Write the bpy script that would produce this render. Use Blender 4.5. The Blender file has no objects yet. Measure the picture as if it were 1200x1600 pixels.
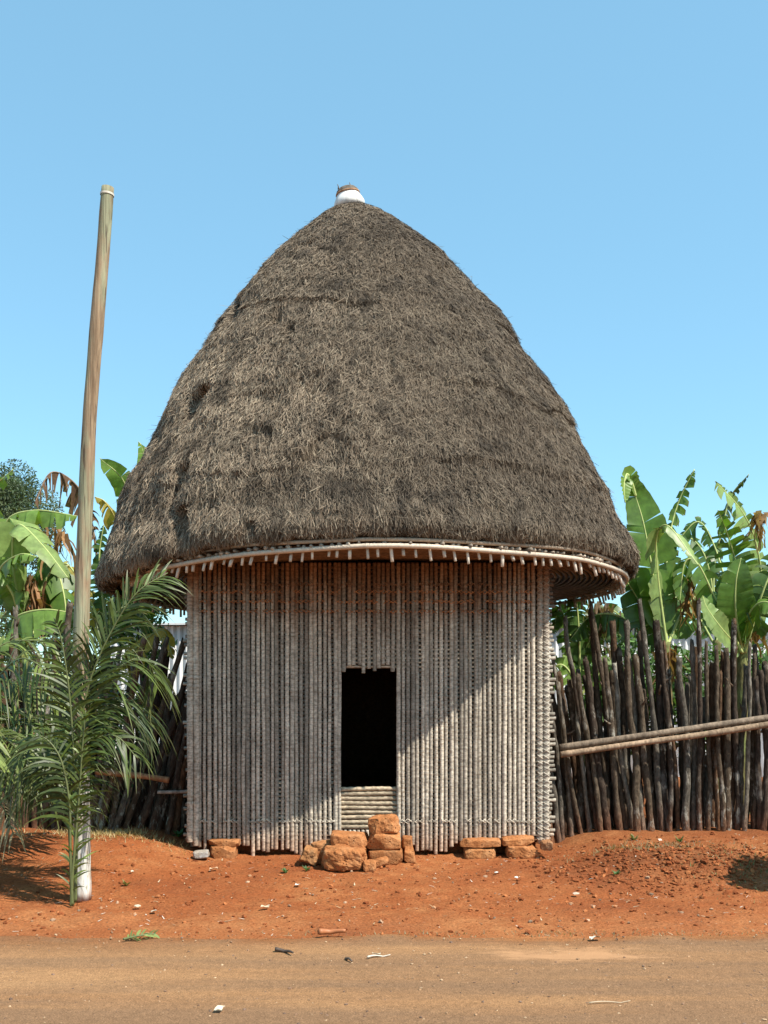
import bpy, bmesh, math, random
import numpy as np
from mathutils import Vector

# ------------------------------------------------------------------ camera, sky, sun
scene = bpy.context.scene
COL = scene.collection
R = math.radians
F = 1570.0            # focal length in photograph pixels (1200 x 1600)
HZ = 1065.0           # horizon row
EYE = 1.6

cam_d = bpy.data.cameras.new('camera')
cam = bpy.data.objects.new('camera', cam_d)
COL.objects.link(cam)
cam.location = (0, 0, EYE)
cam.rotation_euler = (R(90), 0, 0)
cam_d.sensor_fit = 'VERTICAL'
cam_d.sensor_height = 36
cam_d.sensor_width = 27
cam_d.lens = 36 * F / 1600
cam_d.shift_y = (HZ - 800) / 1600
cam_d.clip_end = 2000
scene.camera = cam

SUN_AZ, SUN_EL = 55, 53.5       # degrees right of the direction back to the camera; elevation
world = bpy.data.worlds.new("World")
scene.world = world
world.use_nodes = True
wn = world.node_tree
sky = wn.nodes.new('ShaderNodeTexSky')
sky.sky_type = 'NISHITA'
sky.sun_disc = False
sky.sun_elevation = R(SUN_EL)
sky.sun_rotation = R(180 - SUN_AZ)
sky.altitude = 900
sky.air_density = 1.0
sky.dust_density = 0.6
sky.ozone_density = 1.0
bg = wn.nodes['Background']
bg.inputs[1].default_value = 0.15
wb = wn.nodes.new('ShaderNodeMix')
wb.data_type = 'RGBA'
wb.blend_type = 'MULTIPLY'
wb.inputs[0].default_value = 1.0
wb.inputs[7].default_value = (0.94, 1.20, 1.11, 1)     # white balance of the old digital camera
hz_ = wn.nodes.new('ShaderNodeMix')                      # thin even haze flattens the sky's gradient
hz_.data_type = 'RGBA'
hz_.inputs[0].default_value = 0.55
hz_.inputs[7].default_value = (1.18, 1.95, 2.95, 1)
wn.links.new(sky.outputs[0], hz_.inputs[6])
wn.links.new(hz_.outputs[2], wb.inputs[6])
wn.links.new(wb.outputs[2], bg.inputs[0])

sun_d = bpy.data.lights.new('sun', 'SUN')
sun_d.energy = 4.6
sun_d.angle = R(0.5)
sun_d.color = (1.0, 0.94, 0.85)
sun = bpy.data.objects.new('sun', sun_d)
COL.objects.link(sun)
sdir = Vector((math.sin(R(SUN_AZ)) * math.cos(R(SUN_EL)), -math.cos(R(SUN_AZ)) * math.cos(R(SUN_EL)), math.sin(R(SUN_EL))))
sun.rotation_euler = sdir.to_track_quat('Z', 'Y').to_euler()

scene.view_settings.view_transform = 'Standard'
scene.view_settings.look = 'None'
scene.view_settings.exposure = 0.8
scene.view_settings.gamma = 1.0
scene.view_settings.use_curve_mapping = False


# ------------------------------------------------------------------ helpers
def P(px, py, Y):
    return np.array(((px - 600) * Y / F, Y, EYE - (py - HZ) * Y / F))


def _hash(ix, iy, iz, seed):
    h = (ix * 374761393 + iy * 668265263 + iz * 2147483647 + seed * 1274126177) & 0xFFFFFFFF
    h = ((h ^ (h >> 13)) * 1274126177) & 0xFFFFFFFF
    h = ((h ^ (h >> 16)) * 2246822519) & 0xFFFFFFFF
    return ((h ^ (h >> 15)) & 0xFFFF) / 65535.0


def vnoise(p, seed=0):
    p = np.asarray(p, dtype=np.float64)
    i = np.floor(p).astype(np.int64)
    f = p - i
    f = f * f * (3 - 2 * f)
    r = 0
    for dx in (0, 1):
        wx = f[..., 0] if dx else 1 - f[..., 0]
        for dy in (0, 1):
            wy = f[..., 1] if dy else 1 - f[..., 1]
            for dz in (0, 1):
                wz = f[..., 2] if dz else 1 - f[..., 2]
                r = r + wx * wy * wz * _hash(i[..., 0] + dx, i[..., 1] + dy, i[..., 2] + dz, seed)
    return r * 2 - 1


def fbm(p, seed=0, oct=4):
    p = np.asarray(p, dtype=np.float64)
    a, t, n = 1.0, 0, 0
    for k in range(oct):
        t = t + a * vnoise(p * 2 ** k, seed + k * 17)
        n += a
        a *= 0.5
    return t / n


def sstep(a, b, x):
    t = np.clip((x - a) / (b - a), 0, 1)
    return t * t * (3 - 2 * t)


def nrm(v):
    v = np.asarray(v, dtype=np.float64)
    return v / np.maximum(np.linalg.norm(v, axis=-1, keepdims=True), 1e-9)


def world_loc(o):
    l = Vector((0, 0, 0))
    while o is not None:
        l = l + o.location
        o = o.parent
    return l


class MB:
    def __init__(self):
        self.v, self.f, self.c, self.n = [], [], [], 0

    def add(self, verts, faces, col=(1, 1, 1)):
        verts = np.asarray(verts, dtype=np.float64).reshape(-1, 3)
        col = np.asarray(col, dtype=np.float64)
        if col.ndim == 1:
            col = np.tile(col[:3], (len(verts), 1))
        self.v.append(verts)
        self.c.append(col[:, :3])
        n = self.n
        if isinstance(faces, np.ndarray):
            self.f.extend((faces + n).tolist())
        else:
            self.f.extend([[i + n for i in fc] for fc in faces])
        self.n += len(verts)

    def tube(self, pts, rad, seg=8, col=(1, 1, 1), cap=True, rough=0, seed=0):
        pts = np.asarray(pts, dtype=np.float64)
        m = len(pts)
        rad = np.broadcast_to(np.asarray(rad, dtype=np.float64), (m,))
        T = nrm(np.gradient(pts, axis=0))
        ref = np.array((0, 0, 1.0)) if abs(T[0][2]) < 0.9 else np.array((0, 1.0, 0))
        U = np.zeros_like(pts)
        u = nrm(np.cross(T[0], ref))
        for k in range(m):
            u = nrm(u - T[k] * np.dot(u, T[k]))
            U[k] = u
        V = np.cross(T, U)
        a = np.arange(seg) * 2 * math.pi / seg
        rr = rad[:, None] * np.ones(seg)
        if rough:
            base = pts[:, None, :] + U[:, None, :] * np.cos(a)[None, :, None] * rad[:, None, None] + V[:, None, :] * np.sin(a)[None, :, None] * rad[:, None, None]
            rr = rr * (1 + rough * fbm(base * (0.25 / max(rad.mean(), 1e-4)), seed, 3))
        vv = pts[:, None, :] + (U[:, None, :] * np.cos(a)[None, :, None] + V[:, None, :] * np.sin(a)[None, :, None]) * rr[:, :, None]
        i = np.arange(m - 1)[:, None] * seg
        j = np.arange(seg)[None, :]
        j2 = (j + 1) % seg
        fc = np.stack((i + j, i + j2, i + seg + j2, i + seg + j), -1).reshape(-1, 4)
        fl = fc.tolist()
        if cap:
            fl.append(list(range(seg))[::-1])
            fl.append([(m - 1) * seg + k for k in range(seg)])
        col = np.asarray(col, dtype=np.float64)
        if col.ndim == 2:
            col = np.repeat(col, seg, axis=0)
        self.add(vv.reshape(-1, 3), fl, col)

    def lathe(self, prof, centre, seg=24, col=(1, 1, 1), axis=None):
        c = np.asarray(centre, dtype=np.float64)
        a = np.arange(seg) * 2 * math.pi / seg
        rows = []
        for r, z in prof:
            rows.append(np.stack((r * np.cos(a), r * np.sin(a), np.full(seg, z)), -1))
        vv = np.concatenate(rows)
        if axis is not None:
            q = Vector((0, 0, 1)).rotation_difference(Vector(axis)).to_matrix()
            vv = vv @ np.array(q).T
        vv = vv + c
        m = len(prof)
        fl = []
        for i in range(m - 1):
            for j in range(seg):
                fl.append([i * seg + j, i * seg + (j + 1) % seg, (i + 1) * seg + (j + 1) % seg, (i + 1) * seg + j])
        fl.append(list(range(seg))[::-1])
        fl.append([(m - 1) * seg + k for k in range(seg)])
        self.add(vv, fl, col)

    def box(self, lo, hi, col=(1, 1, 1)):
        x0, y0, z0 = lo
        x1, y1, z1 = hi
        v = [(x0, y0, z0), (x1, y0, z0), (x1, y1, z0), (x0, y1, z0), (x0, y0, z1), (x1, y0, z1), (x1, y1, z1), (x0, y1, z1)]
        self.add(v, [[0, 3, 2, 1], [4, 5, 6, 7], [0, 1, 5, 4], [1, 2, 6, 5], [2, 3, 7, 6], [3, 0, 4, 7]], col)

    def build(self, name, mat, parent=None, origin=None, smooth=True):
        v = np.concatenate(self.v)
        c = np.concatenate(self.c)
        if parent is not None:
            off = np.array(world_loc(parent))
        else:
            off = np.array(origin if origin is not None else (0, 0, 0))
        me = bpy.data.meshes.new(name)
        me.from_pydata((v - off), [], self.f)
        at = me.color_attributes.new('Col', 'FLOAT_COLOR', 'POINT')
        at.data.foreach_set('color', np.concatenate((c, np.ones((len(c), 1))), 1).astype(np.float32).ravel())
        if smooth:
            me.polygons.foreach_set('use_smooth', np.ones(len(me.polygons), dtype=bool))
        me.materials.append(mat)
        me.update()
        o = bpy.data.objects.new(name, me)
        COL.objects.link(o)
        if parent is not None:
            o.parent = parent
        elif origin is not None:
            o.location = origin
        return o


def tag(o, label, cat, group=None, kind=None):
    if label:
        o['label'] = label
    if cat:
        o['category'] = cat
    if group:
        o['group'] = group
    if kind:
        o['kind'] = kind
    return o


def thing(name, loc, label, cat, group=None):
    o = bpy.data.objects.new(name, None)
    COL.objects.link(o)
    o.location = loc
    o.empty_display_size = 0.2
    return tag(o, label, cat, group)


def spline(pts, n):
    """Catmull-Rom through pts, n samples, roughly even in arc length."""
    p = np.asarray(pts, dtype=np.float64)
    q = np.concatenate((2 * p[:1] - p[1:2], p, 2 * p[-1:] - p[-2:-1]))
    out = []
    for i in range(1, len(q) - 2):
        t = np.linspace(0, 1, 24, endpoint=False)[:, None]
        a, b, c, d = q[i - 1], q[i], q[i + 1], q[i + 2]
        out.append(0.5 * (2 * b + (c - a) * t + (2 * a - 5 * b + 4 * c - d) * t ** 2 + (3 * b - a - 3 * c + d) * t ** 3))
    out.append(p[-1:])
    out = np.concatenate(out)
    L = np.concatenate(([0], np.cumsum(np.linalg.norm(np.diff(out, axis=0), axis=1))))
    s = np.linspace(0, L[-1], n)
    return np.stack([np.interp(s, L, out[:, k]) for k in range(3)], -1)


# ------------------------------------------------------------------ materials
class NT:
    def __init__(self, name):
        self.m = bpy.data.materials.new(name)
        self.m.use_nodes = True
        self.t = self.m.node_tree
        self.b = self.t.nodes['Principled BSDF']
        self.out = self.t.nodes['Material Output']

    def n(self, typ, **kw):
        nd = self.t.nodes.new(typ)
        for k, v in kw.items():
            if k.startswith('i_'):
                nd.inputs[k[2:].replace('_', ' ')].default_value = v
            else:
                setattr(nd, k, v)
        return nd

    def l(self, a, b):
        self.t.links.new(a, b)

    def coord(self, scale=(1, 1, 1), kind='Object'):
        tc = self.n('ShaderNodeTexCoord')
        mp = self.n('ShaderNodeMapping')
        mp.inputs['Scale'].default_value = scale
        self.l(tc.outputs[kind], mp.inputs[0])
        return mp.outputs[0]

    def noise(self, scale, detail=4, rough=0.55, vec=None, dist=0):
        nd = self.n('ShaderNodeTexNoise')
        nd.inputs['Scale'].default_value = scale
        nd.inputs['Detail'].default_value = detail
        nd.inputs['Roughness'].default_value = rough
        nd.inputs['Distortion'].default_value = dist
        if vec is not None:
            self.l(vec, nd.inputs['Vector'])
        return nd.outputs['Fac']

    def ramp(self, fac, stops):
        nd = self.n('ShaderNodeValToRGB')
        el = nd.color_ramp.elements
        while len(el) < len(stops):
            el.new(0.5)
        for e, (p, c) in zip(el, stops):
            e.position = p
            e.color = (*c, 1) if not isinstance(c, (int, float)) else (c, c, c, 1)
        self.l(fac, nd.inputs[0])
        return nd.outputs[0]

    def mix(self, fac, a, b, mode='MIX'):
        nd = self.n('ShaderNodeMix', data_type='RGBA', blend_type=mode)
        for s, v in ((nd.inputs[0], fac), (nd.inputs[6], a), (nd.inputs[7], b)):
            if isinstance(v, (int, float)):
                s.default_value = v if s.type == 'VALUE' else (v, v, v, 1)
            elif isinstance(v, tuple):
                s.default_value = (*v, 1)
            else:
                self.l(v, s)
        return nd.outputs[2]

    def bump(self, h, strength=0.5, dist=0.01):
        nd = self.n('ShaderNodeBump')
        nd.inputs['Strength'].default_value = strength
        nd.inputs['Distance'].default_value = dist
        self.l(h, nd.inputs['Height'])
        self.l(nd.outputs[0], self.b.inputs['Normal'])

    def base(self, c):
        self.l(c, self.b.inputs['Base Color'])

    def vcol(self):
        return self.n('ShaderNodeAttribute', attribute_name='Col').outputs['Color']

    def rough(self, r, spec=0.3):
        self.b.inputs['Roughness'].default_value = r
        self.b.inputs['Specular IOR Level'].default_value = spec


def mat_vcol(name, rough=0.8, nscale=30, lo=0.7, hi=1.25, spec=0.2, bump=0.3, bdist=0.004, stretch=(1, 1, 1)):
    m = NT(name)
    v = m.coord(stretch)
    nz = m.noise(nscale, 5, 0.6, v)
    m.base(m.mix(1.0, m.vcol(), m.ramp(nz, [(0.25, lo), (0.75, hi)]), 'MULTIPLY'))
    m.rough(rough, spec)
    if bump:
        m.bump(nz, bump, bdist)
    return m.m


def mat_leaf(name, rough=0.45, trans=0.35, nscale=14, spec=0.4, stretch=(1, 1, 1)):
    m = NT(name)
    nz = m.noise(nscale, 3, 0.55, m.coord(stretch))
    c = m.mix(1.0, m.vcol(), m.ramp(nz, [(0.3, 0.75), (0.7, 1.2)]), 'MULTIPLY')
    m.base(c)
    m.rough(rough, spec)
    tr = m.n('ShaderNodeBsdfTranslucent')
    m.l(m.mix(1.0, c, (1.25, 1.35, 0.55), 'MULTIPLY'), tr.inputs[0])
    mx = m.n('ShaderNodeMixShader')
    mx.inputs[0].default_value = trans
    m.l(m.b.outputs[0], mx.inputs[1])
    m.l(tr.outputs[0], mx.inputs[2])
    m.l(mx.outputs[0], m.out.inputs[0])
    return m.m


# red earth
m = NT('red_earth')
v = m.coord()
big = m.noise(0.9, 5, 0.6, v, 0.4)
mid = m.noise(6, 6, 0.65, v)
fine = m.noise(55, 5, 0.7, v)
vo = m.n('ShaderNodeTexVoronoi')
vo.inputs['Scale'].default_value = 38
m.l(v, vo.inputs['Vector'])
c1 = m.ramp(big, [(0.3, (0.215, 0.054, 0.018)), (0.5, (0.305, 0.088, 0.028)), (0.72, (0.40, 0.140, 0.048))])
c2 = m.mix(m.ramp(mid, [(0.38, 0), (0.62, 0.75)]), c1, (0.27, 0.066, 0.019))
c3 = m.mix(1.0, c2, m.ramp(fine, [(0.28, 0.45), (0.72, 1.42)]), 'MULTIPLY')
c4 = m.mix(m.ramp(vo.outputs['Distance'], [(0.0, 0.7), (0.16, 0)]), c3, (0.47, 0.20, 0.09))
spk = m.noise(24, 2, 0.5, v)
c5 = m.mix(m.ramp(spk, [(0.70, 0), (0.75, 0.4)]), c4, (0.46, 0.26, 0.15))
m.base(m.mix(1.0, m.mix(1.0, c5, (1.02, 1.2, 1.3), 'MULTIPLY'), m.vcol(), 'MULTIPLY'))
m.rough(0.95, 0.1)
hh = m.mix(0.5, mid, fine)
m.bump(hh, 0.9, 0.03)
M_EARTH = m.m

# dusty road
m = NT('dusty_road')
v = m.coord()
st = m.coord((0.35, 1.6, 1))
big = m.noise(0.8, 5, 0.6, st, 0.3)
band = m.noise(2.2, 4, 0.6, m.coord((0.12, 1.5, 1)))
grit = m.noise(120, 4, 0.75, v)
grit2 = m.noise(34, 4, 0.7, v)
c1 = m.ramp(big, [(0.3, (0.220, 0.118, 0.058)), (0.5, (0.280, 0.155, 0.077)), (0.72, (0.345, 0.200, 0.100))])
c1 = m.mix(m.ramp(band, [(0.38, 0), (0.60, 0.85)]), c1, (0.205, 0.124, 0.072))
c2 = m.mix(1.0, c1, m.ramp(grit, [(0.32, 0.42), (0.68, 1.45)]), 'MULTIPLY')
c2 = m.mix(1.0, c2, m.ramp(grit2, [(0.3, 0.78), (0.7, 1.16)]), 'MULTIPLY')
# pale sandy wash lying on the road
pat = m.n('ShaderNodeTexCoord')
mp = m.n('ShaderNodeMapping')
mp.inputs['Location'].default_value = (-1.10, -5.83, 0)
mp.inputs['Scale'].default_value = (1, 1, 1)
m.l(pat.outputs['Object'], mp.inputs[0])
mp2 = m.n('ShaderNodeMapping')
mp2.inputs['Scale'].default_value = (1.55, 4.2, 0)
m.l(mp.outputs[0], mp2.inputs[0])
ln = m.n('ShaderNodeVectorMath', operation='LENGTH')
m.l(mp2.outputs[0], ln.inputs[0])
pn = m.noise(6, 6, 0.72, m.coord((0.6, 1.8, 1)))
sub = m.n('ShaderNodeMath', operation='MULTIPLY_ADD')
m.l(pn, sub.inputs[0])
sub.inputs[1].default_value = 2.6
m.l(ln.outputs['Value'], sub.inputs[2])
c3 = m.mix(m.ramp(sub.outputs[0], [(0.0, 0.0), (0.5, 0.0)]), c2, (0.5, 0.3, 0.16))
inv = m.n('ShaderNodeMath', operation='SUBTRACT')
inv.inputs[0].default_value = 2.05
m.l(sub.outputs[0], inv.inputs[1])
c3 = m.mix(m.ramp(inv.outputs[0], [(0.0, 0.0), (0.45, 0.75)]), c2, (0.43, 0.245, 0.13))
# reddish earth dragged over the edge
m.base(m.mix(1.0, m.mix(1.0, c3, (1.04, 0.99, 0.92), 'MULTIPLY'), m.vcol(), 'MULTIPLY'))
m.rough(0.92, 0.12)
m.bump(m.mix(0.5, grit, grit2), 0.7, 0.012)
M_ROAD = m.m

# weathered cane
m = NT('weathered_cane')
v = m.coord()
nz = m.noise(9, 5, 0.65, m.coord((1, 1, 0.5)))
ring = m.noise(60, 3, 0.6, m.coord((0.5, 0.5, 1)))
col = m.mix(1.0, m.vcol(), m.ramp(nz, [(0.3, (0.72, 0.70, 0.68)), (0.7, (1.2, 1.2, 1.2))]), 'MULTIPLY')
col = m.mix(1.0, col, m.ramp(ring, [(0.35, 0.55), (0.6, 1.15)]), 'MULTIPLY')
m.base(col)
m.rough(0.7, 0.25)
m.bump(ring, 0.4, 0.004)
M_CANE = m.m

M_HOOP = mat_vcol('peeled_pole', 0.6, 40, 0.75, 1.2, 0.3, 0.2, 0.003)
M_INNER = mat_vcol('dark_interior', 0.95, 30, 0.6, 1.2, 0.05)
M_STRAW = mat_vcol('thatch_straw', 0.75, 8, 0.8, 1.2, 0.25, 0)
M_THATCHBASE = mat_vcol('thatch_bed', 0.95, 60, 0.4, 1.3, 0.05, 0.9, 0.03)
M_BARK = mat_vcol('bark', 0.92, 34, 0.45, 1.5, 0.1, 0.8, 0.012, (1, 1, 0.35))
m = NT('stick_bark')
v = m.coord((1, 1, 0.4))
nz = m.noise(40, 6, 0.7, v)
li = m.noise(13, 5, 0.7, m.coord((1, 1, 0.5)))
li2 = m.noise(2.2, 2, 0.5, m.coord((1, 1, 0.6)))
c = m.mix(1.0, m.vcol(), m.ramp(nz, [(0.3, 0.35), (0.5, 0.9), (0.7, 1.7)]), 'MULTIPLY')
lm = m.mix(1.0, m.ramp(li, [(0.54, 0), (0.62, 0.85)]), m.ramp(li2, [(0.45, 0), (0.58, 1)]), 'MULTIPLY')
m.base(m.mix(lm, c, (0.36, 0.33, 0.27)))
m.rough(0.92, 0.1)
m.bump(nz, 1.0, 0.02)
M_STICK = m.m
M_BANANA = mat_leaf('banana_leaf', 0.42, 0.36)
M_DRYLEAF = mat_leaf('dry_leaf', 0.8, 0.3, 30, 0.1)
M_PALM = mat_leaf('palm_leaf', 0.45, 0.22, 20)
M_MIDRIB = mat_vcol('midrib', 0.5, 20, 0.85, 1.15, 0.35, 0)
M_TREE = mat_leaf('tree_leaf', 0.6, 0.25, 3)
M_GRASS = mat_leaf('grass_blade', 0.6, 0.3, 6)
M_PAPER = mat_vcol('paper', 0.8, 50, 0.9, 1.05, 0.2, 0)
M_ENAMEL = mat_vcol('enamel', 0.5, 11, 0.55, 1.1, 0.4, 0.1, 0.004, (1, 1, .35))

# laterite stone
m = NT('laterite')
v = m.coord()
big = m.noise(7, 5, 0.65, v)
fine = m.noise(60, 4, 0.7, v)
vo = m.n('ShaderNodeTexVoronoi')
vo.inputs['Scale'].default_value = 34
m.l(v, vo.inputs['Vector'])
c = m.ramp(big, [(0.3, (0.29, 0.105, 0.035)), (0.5, (0.41, 0.165, 0.060)), (0.7, (0.50, 0.24, 0.105))])
c = m.mix(1.0, c, m.ramp(fine, [(0.25, 0.65), (0.7, 1.15)]), 'MULTIPLY')
pit = m.mix(m.ramp(m.noise(12, 2, 0.5, v), [(0.45, 0), (0.6, 1)]), 0.0, m.ramp(vo.outputs['Distance'], [(0.1, 1), (0.25, 0)]))
c = m.mix(pit, c, (0.13, 0.045, 0.018))
m.base(m.mix(1.0, c, m.vcol(), 'MULTIPLY'))
m.rough(0.92, 0.12)
m.bump(m.mix(0.6, fine, m.mix(1.0, big, pit, 'SUBTRACT')), 0.9, 0.02)
M_STONE = m.m

# pole: brown weathered wood, greenish treated streaks, whitewash on the foot
m = NT('pole_wood')
v = m.coord((6, 6, 0.5))
st = m.noise(3, 5, 0.6, v)
st2 = m.noise(1.4, 4, 0.6, m.coord((3, 3, 0.8)))
c = m.ramp(st, [(0.3, (0.15, 0.095, 0.055)), (0.5, (0.27, 0.19, 0.118)), (0.7, (0.37, 0.285, 0.185))])
c = m.mix(m.ramp(st2, [(0.48, 0), (0.58, 0.7)]), c, (0.27, 0.30, 0.19))
fib = m.noise(8, 5, 0.7, m.coord((9, 9, 0.22)))
c = m.mix(1.0, c, m.ramp(fib, [(0.3, 0.55), (0.6, 1.2)]), 'MULTIPLY')
crack = m.noise(5, 3, 0.5, m.coord((14, 14, 0.25)))
c = m.mix(m.ramp(crack, [(0.62, 0), (0.67, 0.85)]), c, (0.06, 0.04, 0.03))
kn = m.noise(7, 2, 0.5, m.coord((1, 1, 0.7)))
c = m.mix(m.ramp(kn, [(0.70, 0), (0.74, 0.8)]), c, (0.07, 0.045, 0.03))
sep = m.n('ShaderNodeSeparateXYZ')
tc = m.n('ShaderNodeTexCoord')
m.l(tc.outputs['Object'], sep.inputs[0])
ad = m.n('ShaderNodeMath', operation='MULTIPLY_ADD')
m.l(m.noise(5, 4, 0.65, m.coord((2.2, 2.2, 0.35))), ad.inputs[0])
ad.inputs[1].default_value = 1.1
m.l(sep.outputs[2], ad.inputs[2])
less = m.n('ShaderNodeMapRange')
m.l(ad.outputs[0], less.inputs[0])
less.inputs[1].default_value = 1.75
less.inputs[2].default_value = 1.35
flake = m.ramp(m.noise(14, 5, 0.7, m.coord((2.2, 2.2, 0.45))), [(0.36, 0.1), (0.48, 1)])
wash = m.mix(1.0, flake, less.outputs[0], 'MULTIPLY')
wcol = m.ramp(m.noise(9, 4, 0.6, m.coord((2, 2, 0.3))), [(0.35, (0.40, 0.36, 0.30)), (0.6, (0.64, 0.62, 0.56))])
c = m.mix(wash, c, wcol)
soil = m.n('ShaderNodeMapRange')
m.l(ad.outputs[0], soil.inputs[0])
soil.inputs[1].default_value = 0.80
soil.inputs[2].default_value = 0.55
c = m.mix(soil.outputs[0], c, (0.30, 0.13, 0.06))
m.base(c)
m.rough(0.8, 0.15)
m.bump(fib, 0.6, 0.008)
M_POLE = m.m

# white corrugated sheet
m = NT('corrugated_white')
nz = m.noise(2.5, 4, 0.6, m.coord((1, 1, 0.3)))
m.base(m.ramp(nz, [(0.3, (0.62, 0.62, 0.60)), (0.7, (0.82, 0.83, 0.83))]))
m.rough(0.5, 0.4)
M_CORR = m.m

rng = np.random.default_rng(7)
random.seed(7)

# ------------------------------------------------------------------ ground and road
HX, HY = -0.15, 10.96          # centre of the hut
WALLY = 9.30
ROAD_EDGE = 6.28


def road_edge(x):
    x = np.asarray(x, dtype=np.float64)
    p = np.stack((x * 0.9, x * 0, x * 0), -1)
    return ROAD_EDGE + 0.10 * fbm(p, 3, 2) + 0.06 * fbm(p * 5, 9, 4)


def ground_h(x, y):
    x = np.asarray(x, dtype=np.float64)
    y = np.asarray(y, dtype=np.float64)
    p = np.stack((x, y, x * 0), -1)
    off = sstep(ROAD_EDGE - 0.05, ROAD_EDGE + 0.5, y)
    z = 0.0 * x
    # left bank rising to the fence
    z = z + 0.17 * sstep(-1.5, -2.5, x) * sstep(7.4, 9.4, y)
    # right bank and loose-earth mound
    z = z + 0.12 * sstep(1.55, 2.2, x) * sstep(7.9, 9.3, y)
    mx, my = (x - 2.45) / 0.95, (y - 8.45) / 0.5
    mound = np.exp(-(mx ** 2 + my ** 2) * 1.2)
    z = z + mound * (0.10 + 0.05 * fbm(p * 7, 41, 4))
    # small hollow in front of the hut and undulation
    z = z + off * (0.030 * fbm(p * 1.3, 5, 3) + 0.016 * fbm(p * 6, 23, 4) + 0.007 * fbm(p * 22, 71, 3))
    z = z - 0.02 * off * np.exp(-((x + 0.2) / 1.6) ** 2 - ((y - 7.3) / 0.45) ** 2)
    # far land rolls a little
    far = sstep(25, 120, np.hypot(x, y))
    z = z + far * 1.2 * fbm(p * 0.02, 8, 3)
    return z


def gh(x, y):
    return float(ground_h(np.array([x]), np.array([y]))[0])


def axis(dense_lo, dense_hi, step, lo, hi):
    d = np.arange(dense_lo, dense_hi + 1e-6, step)
    up = dense_hi + np.geomspace(step * 2, hi - dense_hi, 34)
    dn = dense_lo - np.geomspace(step * 2, dense_lo - lo, 34)[::-1]
    return np.concatenate((dn, d, up))


def sheet(xs, ys, zf, cf):
    X, Y = np.meshgrid(xs, ys)
    X, Y = X.ravel(), Y.ravel()
    nx, ny = len(xs), len(ys)
    i = np.arange(ny - 1)[:, None] * nx
    j = np.arange(nx - 1)[None, :]
    fc = np.stack((i + j, i + j + 1, i + nx + j + 1, i + nx + j), -1).reshape(-1, 4)
    b = MB()
    b.add(np.stack((X, Y, zf(X, Y)), -1), fc, cf(X, Y))
    return b


def earth_col(x, y):
    p = np.stack((x, y, 0 * x), -1)
    n = fbm(p * 1.1, 91, 4)
    t = np.ones((len(x), 3))
    # trodden paler strip beside the road, darker loose soil on the mound
    pale = np.exp(-((y - 6.55) / 0.35) ** 2) * (0.55 + 0.6 * n)
    t = t * (1 + np.clip(pale, 0, 1)[:, None] * np.array((0.22, 0.45, 0.6)))
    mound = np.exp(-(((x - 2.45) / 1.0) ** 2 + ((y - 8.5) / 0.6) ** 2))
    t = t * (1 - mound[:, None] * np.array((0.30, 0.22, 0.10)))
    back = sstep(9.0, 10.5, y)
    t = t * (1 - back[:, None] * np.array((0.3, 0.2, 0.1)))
    return t


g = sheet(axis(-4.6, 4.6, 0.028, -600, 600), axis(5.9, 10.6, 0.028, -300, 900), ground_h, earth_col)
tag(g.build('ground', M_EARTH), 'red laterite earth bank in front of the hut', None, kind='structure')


def road_z(x, y):
    p = np.stack((x, y, 0 * x), -1)
    e = road_edge(x)
    d = e - y
    return np.maximum(ground_h(x, np.minimum(y, ROAD_EDGE - 0.1)) + 0.004, 0.004) + 0.012 * sstep(0, 0.25, d) + 0.004 * fbm(p * 9, 13, 3) * sstep(0, .3, d) - 0.03 * sstep(0.02, -0.02, d)


xs = axis(-4.2, 4.2, 0.03, -400, 400)
vr = np.concatenate((-np.geomspace(0.001, 1.9, 60)[::-1] * 1.0, [0]))
vr = np.concatenate((np.linspace(-9, -2, 30), vr))
Xg, Vg = np.meshgrid(xs, vr)
Yg = road_edge(Xg.ravel()) + 0.03 + Vg.ravel()
Xg = Xg.ravel()
nx = len(xs)
ii = np.arange(len(vr) - 1)[:, None] * nx
jj = np.arange(nx - 1)[None, :]
b = MB()
pz = np.stack((Xg, Yg, 0 * Xg), -1)
redge = np.clip(np.exp(-((Yg - road_edge(Xg)) / 0.20) ** 2) * (0.75 + 0.9 * fbm(pz * 4, 55, 4)), 0, 1)
rc = 1 + redge[:, None] * np.array((0.05, -0.22, -0.42))
b.add(np.stack((Xg, Yg, road_z(Xg, Yg)), -1), np.stack((ii + jj, ii + jj + 1, ii + nx + jj + 1, ii + nx + jj), -1).reshape(-1, 4), rc)
tag(b.build('road', M_ROAD), 'dusty brown unpaved road along the foot of the picture', None, kind='structure')

# loose clods and gravel
ICO_V, ICO_F = None, None
bmx = bmesh.new()
bmesh.ops.create_icosphere(bmx, subdivisions=1, radius=1)
ICO_V = np.array([v.co[:] for v in bmx.verts])
ICO_F = np.array([[v.index for v in f.verts] for f in bmx.faces])
bmx.free()


def scatter_clods(name, n, xr, yr, smin, smax, cols, zf, weight=None, label='', mat=None):
    b = MB()
    k = 0
    while k < n:
        x, y = rng.uniform(*xr), rng.uniform(*yr)
        if weight is not None and rng.random() > weight(x, y):
            continue
        s = smin * (smax / smin) ** (rng.random() ** 2.2)
        vv = ICO_V * (1 + 0.35 * rng.standard_normal((len(ICO_V), 1)).clip(-1, 1)) * s * np.array((1, rng.uniform(.7, 1.1), rng.uniform(.5, .8)))
        a = rng.uniform(0, 6.28)
        ca, sa = math.cos(a), math.sin(a)
        vv = vv @ np.array(((ca, sa, 0), (-sa, ca, 0), (0, 0, 1)))
        b.add(vv + np.array((x, y, zf(x, y) + s * 0.25)), ICO_F, np.array(cols[rng.integers(len(cols))]) * rng.uniform(.7, 1.2))
        k += 1
    o = b.build(name, mat, smooth=False)
    return tag(o, label, None, kind='stuff')


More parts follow.
